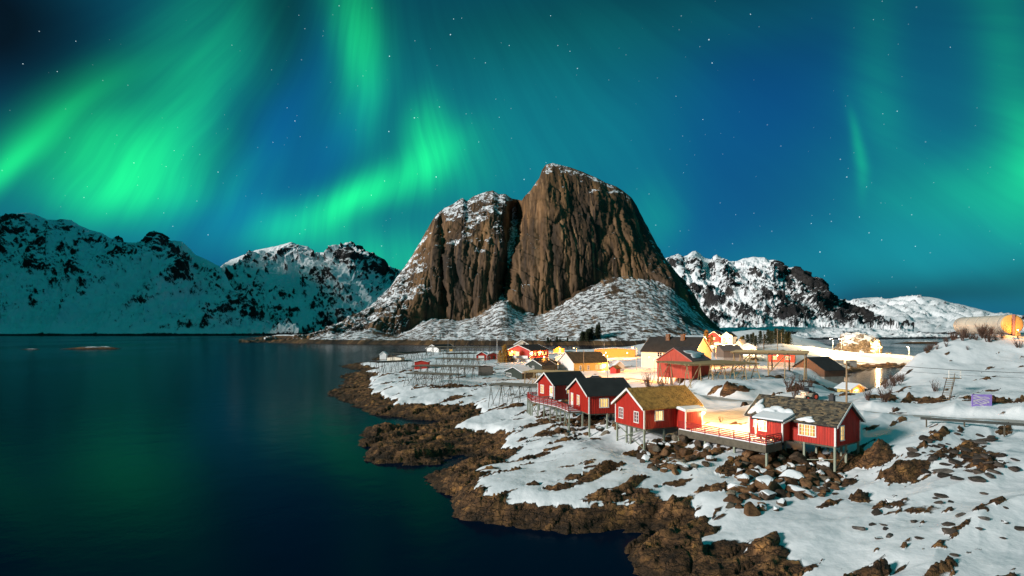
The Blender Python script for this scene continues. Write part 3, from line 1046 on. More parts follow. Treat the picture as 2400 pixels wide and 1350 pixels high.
# open water
for p in [(600, 900, -7), (700, 960, -7), (740, 905, -4), (820, 1000, -3), (780, 1060, -5), (930, 1120, -4), (800, 1150, -7), (1000, 1190, -4), (1000, 1260, -6), (1150, 1290, -5), (1300, 1310, -4), (1420, 1300, -2.5),
          (1400, 1350, -5), (1050, 1096, -1.6), (1000, 1100, -2.0), (1085, 1084, -1.0), (960, 993, -1.5), (1010, 996, -1.2), (900, 990, -2.0), (300, 900, -9), (0, 1000, -9), (400, 1200, -9), (1200, 1420, -6), (1470, 1258, -1.0), (780, 870, -4), (300, 830, -9), (700, 830, -7)]:
    cp(p[0], F * CAMZ / (p[1] - HZ), p[2])
# peninsula with the racks
for p in [(870, 851, 2.3), (845, 870, 1.2), (880, 905, 2.2), (905, 880, 3.2), (860, 925, 1.4), (930, 940, 2.2), (1000, 945, 2.0), (1050, 950, 2.0), (960, 905, 3.6), (1010, 890, 4.0), (1080, 905, 3.8), (1100, 930, 3.0),
          (950, 960, 1.0), (1030, 972, 0.8), (1090, 960, 1.2), (890, 950, 1.0)]:
    cz(*p)
for p in [(950, 230, 4.0), (1000, 250, 4.0), (1050, 260, 4.0), (1100, 265, 4.0), (1170, 255, 4.0), (1240, 245, 4.2), (1320, 200, 4.6), (1390, 185, 5.0), (1450, 190, 5.2), (1280, 240, 4.3), (1135, 175, 4.2), (1200, 160, 4.5), (1250, 170, 4.5),
          (900, 290, 3.0), (930, 330, 2.5), (980, 380, 3.0), (1060, 400, 3.0), (1150, 400, 3.5), (1250, 380, 4.0), (1400, 300, 5.0), (1400, 420, 4.0), (1500, 250, 6.0), (1550, 190, 6.2), (1600, 160, 6.8), (1480, 155, 5.8), (1640, 140, 7.8),
          (870, 330, -1.5), (900, 420, -3), (960, 460, -3), (1100, 480, -3), (1250, 480, -3), (1400, 500, -2), (1000, 560, -4), (1300, 560, -4)]:
    cp(*p)
# second lobe
for p in [(1090, 990, 2.2), (1050, 1010, 1.4), (1130, 975, 2.6), (1150, 1000, 2.0), (1130, 1030, 1.3), (1000, 1030, 0.9), (930, 1040, 0.7), (880, 1035, 0.4), (930, 1070, 0.5), (1030, 1050, 0.9), (1170, 960, 2.6), (1150, 935, 3.2), (1230, 940, 3.8), (1080, 1040, 1.0), (980, 1062, .9), (900, 1062, .6), (930, 1055, .9), (880, 1055, .5), (1000, 1075, .5)]:
    cz(*p)
# third lobe, in front of the cabins with the wide deck
for p in [(1200, 1020, 2.4), (1170, 1045, 1.6), (1250, 1000, 3.2), (1300, 985, 3.9), (1290, 1030, 3.0), (1355, 1035, 3.0), (1430, 990, 4.6), (1447, 1032, 3.3), (1400, 1060, 2.9), (1300, 1075, 2.6), (1200, 1090, 1.9), (1100, 1105, 1.2), (1040, 1128, 0.7),
          (1110, 1142, 1.6), (1150, 1158, 1.7), (1265, 1168, 1.8), (1400, 1172, 1.8), (1500, 1178, 1.7), (1200, 1165, 1.7), (1330, 1170, 1.8), (1450, 1175, 1.7), (1240, 1120, 2.2), (1350, 1120, 2.7), (1480, 1120, 2.7), (1560, 1130, 2.3), (1590, 1180, 1.6)]:
    cz(*p)
# under and between the grass-roofed and the slate-roofed cabin
for p in [(1545, 1030, 3.9), (1590, 1035, 4.0), (1650, 1050, 3.8), (1720, 1068, 3.5), (1790, 1075, 3.5), (1850, 1060, 3.7), (1900, 1090, 3.1), (1960, 1112, 2.6), (2015, 1085, 3.2), (1640, 1095, 3.0), (1750, 1130, 2.6), (1850, 1130, 2.6), (1950, 1150, 2.4),
          (1650, 1180, 2.0), (1750, 1230, 1.7), (1600, 1262, 1.2), (1700, 1285, 1.2), (1550, 1300, 0.9), (1600, 1335, 0.6), (1760, 1345, 0.8), (1900, 1250, 2.1), (1870, 1335, 1.3), (2000, 1345, 1.8), (2000, 1190, 2.4), (2060, 1130, 2.9), (2120, 1150, 3.1), (2100, 1250, 2.7), (2300, 1200, 3.9),
          (2300, 1320, 3.3), (2400, 1350, 3.6), (2200, 1090, 4.7), (2350, 1100, 4.9), (2100, 1075, 4.6), (2060, 1045, 5.3), (2040, 1100, 3.2)]:
    cz(*p)
# yard, road
for p in [(1660, 985, 5.45), (1700, 1000, 5.45), (1750, 1000, 5.45), (1640, 1000, 5.3), (1720, 960, 6.2), (1700, 936, 7.0), (1640, 925, 7.0), (1790, 945, 6.8), (1600, 930, 6.6), (1900, 955, 6.8), (2000, 965, 6.9), (2100, 971, 7.0), (2200, 978, 7.0), (2300, 984, 7.0), (2400, 990, 7.0), (2060, 1000, 6.1),
          (2140, 1000, 6.4), (2250, 1012, 6.2), (2380, 1024, 6.0), (2600, 1000, 7.0), (2700, 1100, 6.0), (2700, 1300, 5.0), (2150, 955, 7.3), (2250, 962, 7.4), (2400, 968, 7.4)]:
    cz(*p)
for p in [(1560, 890, 7.0), (1520, 905, 6.2), (1480, 915, 5.6), (1440, 900, 5.4), (1400, 900, 5.0), (1600, 907, 8.2), (1650, 903, 8.7), (1700, 905, 8.7), (1760, 915, 8.0), (1640, 930, 7.2), (1700, 890, 8.6), (1780, 895, 8.2), (1850, 890, 8.2), (1820, 930, 7.2), (1860, 930, 7.2), (1900, 905, 7.4), (1940, 910, 6.4), (1960, 935, 6.6), (1310, 915, 4.8), (1350, 905, 5.0)]:
    cz(*p)
for p in [(1700, 130, 8.4), (1800, 135, 8.3), (1860, 140, 8.0), (1900, 165, 7.2), (1940, 170, 5.0), (1970, 160, 2.5), (2000, 125, 3.2), (2040, 122, 3.0), (2010, 117, 3.4), (2035, 118, 3.2), (1990, 120, 3.6), (2012, 111, 4.0), (2000, 140, 0.9), (2040, 138, 0.9), (2020, 153, -0.6), (2068, 150, -0.4), (2000, 168, -0.6), (2050, 168, -0.8), (2000, 190, -1.6), (2060, 200, -1.8), (1985, 240, -1.2), (2060, 250, -1.5), (2110, 250, -1.5), (1960, 215, 0.4), (1990, 220, -1.0), (2030, 186, -1.0), (2075, 158, -0.4), (2090, 190, -1.2), (2040, 230, -1.5), (2130, 220, -1.5),
          (1985, 272, 0.2), (2060, 280, 0.2), (2130, 282, 0.2), (1960, 285, 4.0), (2050, 296, 3.4), (2130, 300, 3.2), (1930, 262, 6.0), (2100, 345, 3.8), (2040, 360, 3.5), (2130, 380, 0.5), (2060, 420, -2), (2160, 430, -3), (1960, 420, 1.0), (1960, 340, 5.0),
          (1900, 320, 9.0), (1830, 300, 11.0), (1770, 290, 9.5), (1700, 300, 9.5), (1650, 260, 8.0), (1750, 220, 8.5), (1830, 230, 9.0), (1690, 400, 13.0), (1760, 430, 18.8), (1820, 430, 17.5), (1880, 400, 12.5), (1930, 420, 9.0), (1620, 420, 12.0), (1600, 520, 14), (1760, 560, 10), (1900, 540, 2), (2000, 540, -3), (1500, 420, 6.0), (1500, 540, 4.0)]:
    cp(*p)
# the hill with the tank
for p in [(2060, 935, 96), (2082, 905, 104), (2112, 868, 110), (2150, 830, 115), (2200, 805, 120), (2260, 790, 125), (2330, 784, 128), (2400, 780, 130), (2600, 778, 130), (2120, 925, 92), (2200, 905, 94), (2300, 905, 92), (2400, 905, 90), (2160, 880, 104), (2250, 850, 109), (2350, 840, 110), (2600, 900, 88), (2900, 850, 100)]:
    cd(*p)
for p in [(2100, 135, 4.0), (2150, 145, 7.0), (2200, 150, 10.0), (2300, 165, 11.0), (2400, 170, 11.0), (2250, 210, 4.0), (2400, 230, 4.0), (2200, 260, -2), (2400, 300, -3), (2600, 200, 8.0), (2300, 420, -4), (2700, 300, 2), (3000, 130, 14), (3000, 70, 7), (3000, 40, 5), (2600, 35, 4.2)]:
    cp(*p)
for p in [(1450, 30, -1.0), (1600, 30, 0.5), (1900, 30, 1.2), (2300, 27, 3.2), (1600, 22, 0.2), (2300, 20, 3.0), (1300, 30, -5), (1200, 22, -6), (900, 30, -8)]:
    cp(*p)

for p in [(1509, 70.7, 2.2), (1480, 72, 2.4), (1443, 76.3, 3.0), (1540, 69, 2.8), (1958, 60.8, 2.2), (2015, 64, 2.6), (1900, 64, 2.9), (1380, 80.7, 2.9), (1334, 88, 3.6), (1420, 80, 3.4)]:
    cp(*p)
CPA = np.array(CP)
CPA[:, 1] *= 1.15
nC = len(CPA)


def _phi(r):
    return np.where(r > 1e-9, r ** 2 * np.log(np.maximum(r, 1e-9)), 0.0)


def _kern(r):
    return -np.sqrt(r * r + 0.00003)


_A = np.zeros((nC + 3, nC + 3))
_D = np.linalg.norm(CPA[:, None, :2] - CPA[None, :, :2], axis=2)
_A[:nC, :nC] = _kern(_D) + np.eye(nC) * 0.006
_A[:nC, nC] = 1; _A[:nC, nC + 1:] = CPA[:, :2]
_A[nC, :nC] = 1; _A[nC + 1:, :nC] = CPA[:, :2].T
_W = np.linalg.solve(_A, np.concatenate([CPA[:, 2], np.zeros(3)]))


def base_h(x, y):
    x = np.asarray(x, float); y = np.asarray(y, float)
    u = x / y; v = np.log(y) * 1.15
    out = _W[nC] + _W[nC + 1] * u + _W[nC + 2] * v
    uf = u.ravel(); vf = v.ravel(); of = out.ravel().copy()
    for i in range(0, len(uf), 60000):
        s = slice(i, i + 60000)
        r = np.sqrt((uf[s, None] - CPA[None, :, 0]) ** 2 + (vf[s, None] - CPA[None, :, 1]) ** 2)
        of[s] += _kern(r) @ _W[:nC]
    return of.reshape(x.shape)


# bare-rock zones on the land: (px, py, z guess, radius across m, radius along m, rotation deg, strength)
ZONES = []


def zone(px, py, z, ra, rb, rot, s):
    x, y, _ = back(px, py, z)
    ZONES.append((x, y, ra, rb, math.radians(rot), s))


zone(1360, 1000, 3.4, 6.0, 2.6, 30, 0.9)      # below the wide deck
zone(1330, 985, 3.6, 4.0, 2.5, 40, 0.7)
zone(1560, 1050, 3.4, 5.0, 2.6, 10, 0.7)
zone(1900, 1085, 3.0, 6.0, 3.4, -20, 0.75)
zone(1830, 1110, 2.9, 6.5, 3.2, -10, 0.6)
zone(1760, 1150, 2.4, 4.0, 2.0, 0, 0.5)
zone(1600, 1075, 3.0, 4.0, 2.2, 0, 0.6)
zone(1640, 915, 7.8, 4.5, 1.5, 0, 1.15)       # outcrop above the road
zone(1700, 920, 7.6, 3.2, 1.2, 0, 0.8)
zone(2050, 1080, 3.8, 2.2, 3.4, 15, 1.0)      # rock wall right of the slate-roofed cabin
zone(2115, 1110, 3.9, 2.6, 2.4, 15, 0.95)
zone(2035, 1170, 2.7, 1.4, 2.2, 30, 0.7)
zone(2300, 950, 7.4, 4.0, 1.3, 0, 0.9)        # outcrops along the road
zone(2215, 935, 8.0, 4.5, 1.2, -14, 0.8)
zone(2180, 915, 9.0, 2.5, 1.2, -12, 0.7)
zone(2390, 945, 8.0, 3.0, 1.3, -10, 0.7)
zone(2350, 870, 11.0, 3.0, 1.6, 0, 0.5)
zone(1425, 1100, 2.7, .7, 3.2, -40, 1.0)
zone(1475, 1140, 2.3, .5, 2.0, -40, .9)
zone(1215, 1090, 2.0, 4.0, .7, 12, 0.95)
zone(1300, 1150, 2.0, 1.4, .7, 0, .8)
zone(1440, 1165, 1.9, 2.2, .7, 0, .85)
zone(1250, 1140, 2.0, 1.0, .6, 0, .8)
zone(1180, 1075, 2.0, 5.0, 1.3, 12, 0.6)
zone(1120, 1120, 1.3, 4.0, 1.2, 20, 0.6)
zone(1330, 955, 4.0, 3.0, 2.0, 0, 0.5)
zone(1240, 960, 3.2, 3.0, 3.0, 0, 0.6)
zone(1170, 955, 2.8, 3.0, 4.0, 0, 0.4)
zone(1060, 908, 3.6, 10.0, 2.5, 5, 0.8)
zone(920, 880, 3.0, 9.0, 2.5, 40, 0.6)
zone(1950, 915, 6.0, 3.5, 6.0, -30, 0.5)
zone(1490, 1160, 2.0, 2.2, 1.2, -10, 0.45)
zone(1600, 1120, 2.4, 1.2, 3.0, -25, 0.45)
zone(1570, 1190, 1.5, 2.6, 2.0, -20, 0.75)
zone(1650, 1240, 1.5, 3.0, 0.9, 0, 0.3)
zone(1820, 1290, 1.6, 1.6, 1.0, 0, 0.55)
zone(2060, 1345, 2.0, 2.0, 1.0, 0, 0.75)
zone(2250, 1060, 5.2, 5.0, 4.5, 0, 0.26)
zone(2350, 1100, 4.9, 4.0, 4.0, 0, 0.24)


CALM = [(22, 75, 3.5), (27, 76, 6), (31, 79, 5), (26, 82, 5), (5.5, 60, 7.0), (12, 59, 5.0), (2, 68, 5.0), (22, 46, 5.0)]
ROAD = [back(2750, 1003, 7.1), back(2400, 982, 7.1), back(2200, 972, 7.1), back(2000, 960, 7.0), back(1850, 947, 7.0), back(1700, 933, 7.1), back(1620, 922, 7.1), back(1575, 900, 6.9), back(1510, 888, 6.0), back(1440, 882, 5.5)]


def land(x, y, detail=True):
    """final surface height and snow measure"""
    x = np.asarray(x, float); y = np.asarray(y, float)
    b = base_h(x, y)
    z0 = np.zeros_like(x)
    # the road bench
    dr = np.full(x.shape, 1e9); zr = np.zeros_like(x)
    for p, q in zip(ROAD[:-1], ROAD[1:]):
        ex, ey = q[0] - p[0], q[1] - p[1]
        t = np.clip(((x - p[0]) * ex + (y - p[1]) * ey) / (ex * ex + ey * ey), 0, 1)
        dd = np.hypot(x - p[0] - t * ex, y - p[1] - t * ey)
        zz = p[2] + t * (q[2] - p[2])
        zr = np.where(dd < dr, zz, zr); dr = np.minimum(dr, dd)
    fr_ = np.exp(-(dr / 2.9) ** 4)
    b = b * (1 - fr_) + (zr - 0.45) * fr_
    bs = b
    # warp so that the shoreline is broken
    b = b + 0.20 * fbm(x * 0.16, y * 0.16, z0 + 3.3, 4, 0.5) * np.clip(y / 60.0, 0.7, 2.2)
    # strata run to the right and away
    cs, sn = math.cos(0.55), math.sin(0.55)
    a = x * cs + y * sn; c = -x * sn + y * cs
    r1 = ridged(a * 0.07, c * 0.30, z0 + 1.7, 3, 0.5) - 0.72
    r2 = fbm(a * 0.35, c * 0.9, z0 + 8.1, 4, 0.55)
    st = c * 0.42 + 1.1 * fbm(a * 0.12, c * 0.12, z0 + 31, 3) + 0.25 * b
    st = st - np.floor(st)
    led = np.where(st < 0.82, st / 0.82, (1 - st) / 0.18) - 0.5
    st2 = a * 0.33 + 0.9 * fbm(a * 0.3, c * 0.3, z0 + 41, 3)
    st2 = st2 - np.floor(st2)
    crk = -np.exp(-(np.minimum(st2, 1 - st2) / 0.05) ** 2)
    inl = sstep(0.6, 2.2, bs)
    calm = np.zeros_like(x)
    for (qx, qy, qr) in CALM:
        calm = np.maximum(calm, np.exp(-(((x - qx) ** 2 + (y - qy) ** 2) / qr ** 2) ** 2))
    wild = (1 - calm) * (1 - fr_) * (1 - sstep(105, 150, y)) * (1 - sstep(7.6, 8.6, bs))
    wild2 = (1 - calm) * (1 - fr_) * sstep(120, 150, y) * (1 - sstep(190, 235, y)) * (1 - sstep(-4, 12, x))
    hum = ridged(a * 0.030 + 3.1, c * 0.085, z0 + 71, 3, .5) - 0.78
    b = b + 0.85 * hum * sstep(1.8, 3.2, bs) * wild + 0.5 * hum * inl * wild2
    pat = np.clip(fbm(a * 0.10, c * 0.30, z0 + 81, 4, .55) - 0.20, 0, 1) * (wild + .8 * wild2)
    pat = np.minimum(pat, .15)
    pat2 = np.clip(fbm(a * 0.45, c * 0.85, z0 + 91, 3, .55) - 0.34, 0, 1) * wild * sstep(12, 26, x)
    pat2 = np.minimum(pat2, .16)
    wq = 0.5 * fbm(a * .2, c * .3, z0 + 77, 2)
    blk = 1.0 * blocks(a * 0.17 + wq, c * 0.42 + wq, 5) + 0.42 * blocks(a * 0.5 + wq, c * 1.1, 6)
    rock = b + 0.36 * (r1 + 0.18) + 0.10 * r2 + 0.30 * led + 0.16 * crk + 0.62 * blk + 0.12 - 0.64 * inl + 3.2 * pat + 2.6 * pat2
    zn = np.zeros_like(x)
    for (zx, zy, ra, rb, ro, s) in ZONES:
        dx, dy = x - zx, y - zy
        e = ((dx * math.cos(ro) + dy * math.sin(ro)) / ra) ** 2 + ((-dx * math.sin(ro) + dy * math.cos(ro)) / rb) ** 2
        zn = np.maximum(zn, s * np.exp(-e))
    zn = zn * (1 - fr_)
    rock = rock + 1.25 * zn * (0.55 + 0.6 * r2 + 0.5 * r1)
    drift = 0.30 * fbm(x * 0.10, y * 0.10, z0 + 12.0, 3) + 0.07 * fbm(x * 0.5, y * 0.5, z0 + 2.0, 3)
    drift = drift + 0.16 * (ridged(a * 0.05, c * 0.16, z0 + 51, 2, .4) - .6) + 0.03 * fbm(a * .8, c * 3.0, z0 + 61, 2)
    line = 1.15 + 0.75 * sstep(72, 86, y) * (1 - sstep(-3, 9, x)) * (1 - sstep(215, 260, y)) + 0.55 * fbm(x * 0.12, y * 0.12, z0 + 20, 4)
    snow = b + 0.06 + drift - 1.6 * (1 - sstep(-0.35, 0.35, bs - line))
    snow = snow - 0.55 * zn
    diff = snow - rock
    z = np.maximum(rock, snow)
    return z, diff


def build_land():
    us = np.linspace(-0.62, 1.30, 1040)
    ys = np.exp(np.linspace(math.log(21), math.log(520), 660))
    U, Yg = np.meshgrid(us, ys)
    X = U * Yg
    Z, D = land(X, Yg)
    # snow does not hold on steep faces
    gy = np.gradient(Z, axis=0) / np.gradient(Yg, axis=0)
    gx = np.gradient(Z, axis=1) / np.gradient(X, axis=1)
    sl = np.hypot(gx, gy - gx * U)
    D = D - 0.55 * np.clip(sl - 0.75, 0, 1.2) * sstep(0.0, 60, 140 - Yg)
    att = 0.5 + D * 2.2
    P = np.stack([X, Yg, Z], -1)
    me = grid_mesh('shore_land', P, M['shore'], keep=Z > -0.6, attrs={'snow': np.clip(att, -1, 2)})
    o = link('shore_land', me)
    tag(o, 'snow-covered rocky shore and village ground', None, None, 'structure')
    return us, ys, Z


_us, _ys, _Z = build_land()


def gz(x, y):
    """height of the built ground"""
    u = x / y
    i = np.interp(u, _us, np.arange(len(_us))); j = np.interp(math.log(y), np.log(_ys), np.arange(len(_ys)))
    i0 = min(int(i), len(_us) - 2); j0 = min(int(j), len(_ys) - 2)
    a, b = i - i0, j - j0
    return float((_Z[j0, i0] * (1 - a) + _Z[j0, i0 + 1] * a) * (1 - b) + (_Z[j0 + 1, i0] * (1 - a) + _Z[j0 + 1, i0 + 1] * a) * b)


def hit(px, py, d0=22.0, d1=515.0):
    """ground point seen at a photo pixel: march along the sight line"""
    lo = None
    d = d0
    while d < d1:
        x = (px - 1200) / F * d
        z = CAMZ - (py - HZ) / F * d
        if z <= gz(x, d):
            break
        lo = d
        d *= 1.006
    if lo is None or d >= d1:
        return None
    a, b = lo, d
    for _ in range(12):
        m_ = (a + b) / 2
        if CAMZ - (py - HZ) / F * m_ <= gz((px - 1200) / F * m_, m_): b = m_
        else: a = m_
    x = (px - 1200) / F * b
    return (x, b, gz(x, b))

# ------------------------------------------------------------------ buildings
def on_face(face, W, L):
    """origin, along-vector and outward normal of a wall in local space"""
    return {'front': (Vector((0, 0, 0)), Vector((1, 0, 0)), Vector((0, -1, 0))),
            'back': (Vector((W, L, 0)), Vector((-1, 0, 0)), Vector((0, 1, 0))),
            'left': (Vector((0, L, 0)), Vector((0, -1, 0)), Vector((-1, 0, 0))),
            'right': (Vector((W, 0, 0)), Vector((0, 1, 0)), Vector((1, 0, 0)))}[face]


def oriented(pts):
    return pts


class Frame:
    """builds boxes in wall space: a along the wall, z up, o outward"""
    def __init__(self, o, a, n):
        self.o, self.a, self.n = o, a, n

    def box(self, mb, a0, a1, z0, z1, o0, o1):
        b = len(mb.v)
        for (aa, zz, oo) in ((a0, z0, o0), (a1, z0, o0), (a1, z1, o0), (a0, z1, o0), (a0, z0, o1), (a1, z0, o1), (a1, z1, o1), (a0, z1, o1)):
            p = self.o + self.a * aa + self.n * oo
            mb.v.append((p.x, p.y, zz))
        for q in ((0, 3, 2, 1), (4, 5, 6, 7), (0, 1, 5, 4), (1, 2, 6, 5), (2, 3, 7, 6), (3, 0, 4, 7)):
            mb.f.append([b + i for i in q])


def add_window(root, fr, a, z, w, h, kind='lit', cols=2, rows=2, frame='white', t=0.11):
    mb = MB()
    fr.box(mb, a - w / 2 - t, a + w / 2 + t, z + h / 2, z + h / 2 + t, 0.0, 0.075)
    fr.box(mb, a - w / 2 - t * 1.3, a + w / 2 + t * 1.3, z - h / 2 - t, z - h / 2, 0.0, 0.095)
    fr.box(mb, a - w / 2 - t, a - w / 2, z - h / 2, z + h / 2, 0.0, 0.07)
    fr.box(mb, a + w / 2, a + w / 2 + t, z - h / 2, z + h / 2, 0.0, 0.07)
    win = mb.build('window', M[frame], root)
    cw = w / cols
    for i in range(cols):
        g = MB()
        fr.box(g, a - w / 2 + i * cw + 0.02, a - w / 2 + (i + 1) * cw - 0.02, z - h / 2 + 0.01, z + h / 2 - 0.01, 0.0, 0.028)
        g.build('pane', M[kind], win)
    mu = MB()
    for i in range(1, cols):
        fr.box(mu, a - w / 2 + i * cw - 0.045, a - w / 2 + i * cw + 0.045, z - h / 2, z + h / 2, 0.0, 0.06)
    for i in range(cols):
        for j in range(1, rows):
            zz = z - h / 2 + h * j / rows
            fr.box(mu, a - w / 2 + i * cw + 0.045, a - w / 2 + (i + 1) * cw - 0.045, zz - 0.022, zz + 0.022, 0.0, 0.05)
    if mu.v:
        mu.build('mullion', M[frame], win)
    if kind in ('lit', 'lit_hot'):
        for a0, a1 in ((a - w / 2 + 0.03, a - w / 2 + w * 0.12), (a + w / 2 - w * 0.12, a + w / 2 - 0.03)):
            cu = MB()
            fr.box(cu, a0, a1, z - h / 2 + .02, z + h / 2 - .02, 0.0, 0.034)
            cu.build('curtain', M['lit_dim'], win)
    return win


def add_door(root, fr, a, z0, w, h, mat='white', pane=None):
    mb = MB()
    t = 0.1
    fr.box(mb, a - w / 2 - t, a - w / 2, z0, z0 + h + t, 0.0, 0.07)
    fr.box(mb, a + w / 2, a + w / 2 + t, z0, z0 + h + t, 0.0, 0.07)
    fr.box(mb, a - w / 2, a + w / 2, z0 + h, z0 + h + t, 0.0, 0.07)
    fr.box(mb, a - w / 2, a + w / 2, z0, z0 + h, 0.0, 0.04)
    d = mb.build('door', M[mat], root)
    hb = MB()
    fr.box(hb, a + w * 0.32, a + w * 0.40, z0 + h * .46, z0 + h * .50, 0.04, 0.10)
    hb.build('handle', M['dark'], d)
    if pane:
        g = MB()
        fr.box(g, a - w * 0.3, a + w * 0.3, z0 + h * .42, z0 + h * .92, 0.0, 0.052)
        g.build('pane', M[pane], d)
    return d


def rot_z(p0, p1):
    return math.atan2(p1[1] - p0[1], p1[0] - p0[0])


def grass_roof(parent, W, L, h, rise, ov, oe, seed, mat, n_tuft=2600):
    rnd = random.Random(seed)
    v = []; f = []
    half = W / 2 + ov
    sl = math.hypot(half, rise * half / (W / 2))
    for k in range(n_tuft):
        side = -1 if rnd.random() < 0.5 else 1
        t = rnd.random(); y = -oe + rnd.random() * (L + 2 * oe)
        xx = W / 2 + side * half * t
        zz = h + rise - (rise / (W / 2)) * half * t + 0.17
        hh = 0.05 + 0.13 * rnd.random(); ww = 0.02 + 0.035 * rnd.random()
        an = rnd.random() * math.pi
        dx, dy = math.cos(an) * ww, math.sin(an) * ww
        lx = side * (0.04 + 0.10 * rnd.random()); ly = rnd.uniform(-.06, .06)
        b = len(v)
        v += [(xx - dx, y - dy, zz), (xx + dx, y + dy, zz), (xx + lx, y + ly, zz + hh)]
        f.append([b, b + 1, b + 2])
    o = link('turf_blades', raw_mesh('turf_blades', v, f, M[mat]), parent)
    o['kind'] = 'stuff'


def shingle_roof(parent, W, L, h, rise, ov, oe, seed):
    """courses of slate, each slate a thin slab, in three tones"""
    rnd = random.Random(seed)
    half = W / 2 + ov
    slope = rise / (W / 2)
    nrow = 17
    for tone in range(3):
        v = []; f = []
        rr = random.Random(seed)
        for side in (-1, 1):
            for r in range(nrow):
                t0, t1 = r / nrow, (r + 1.25) / nrow
                y = -oe + (0.18 if r % 2 else 0.0)
                while y < L + oe - 0.05:
                    w = 0.33 + 0.10 * rr.random()
                    pick = rr.random(); lift = rr.random() * 0.035; jit = rr.uniform(-.02, .02)
                    tn = 0 if pick < 0.45 else 1 if pick < 0.78 else 2
                    if tn == tone:
                        y1 = min(y + w - 0.02, L + oe)
                        a0 = min(t0 + jit / half, 1); a1 = min(t1 + jit / half, 1.01)
                        b = len(v)
                        for (t, up) in ((a0, 0.165), (a1, 0.215 + lift)):
                            xx = W / 2 + side * half * t; zz = h + rise - slope * half * t + up
                            v += [(xx, y, zz), (xx, y1, zz), (xx, y, zz - 0.04), (xx, y1, zz - 0.04)]
                        f += [[b, b + 1, b + 5, b + 4], [b + 4, b + 5, b + 7, b + 6], [b, b + 4, b + 6, b + 2], [b + 1, b + 3, b + 7, b + 5]]
                    y += w
        o = link('slates', raw_mesh('slates', v, f, M[('slate', 'slate_b', 'slate_c')[tone]]), parent)
        o['kind'] = 'stuff'


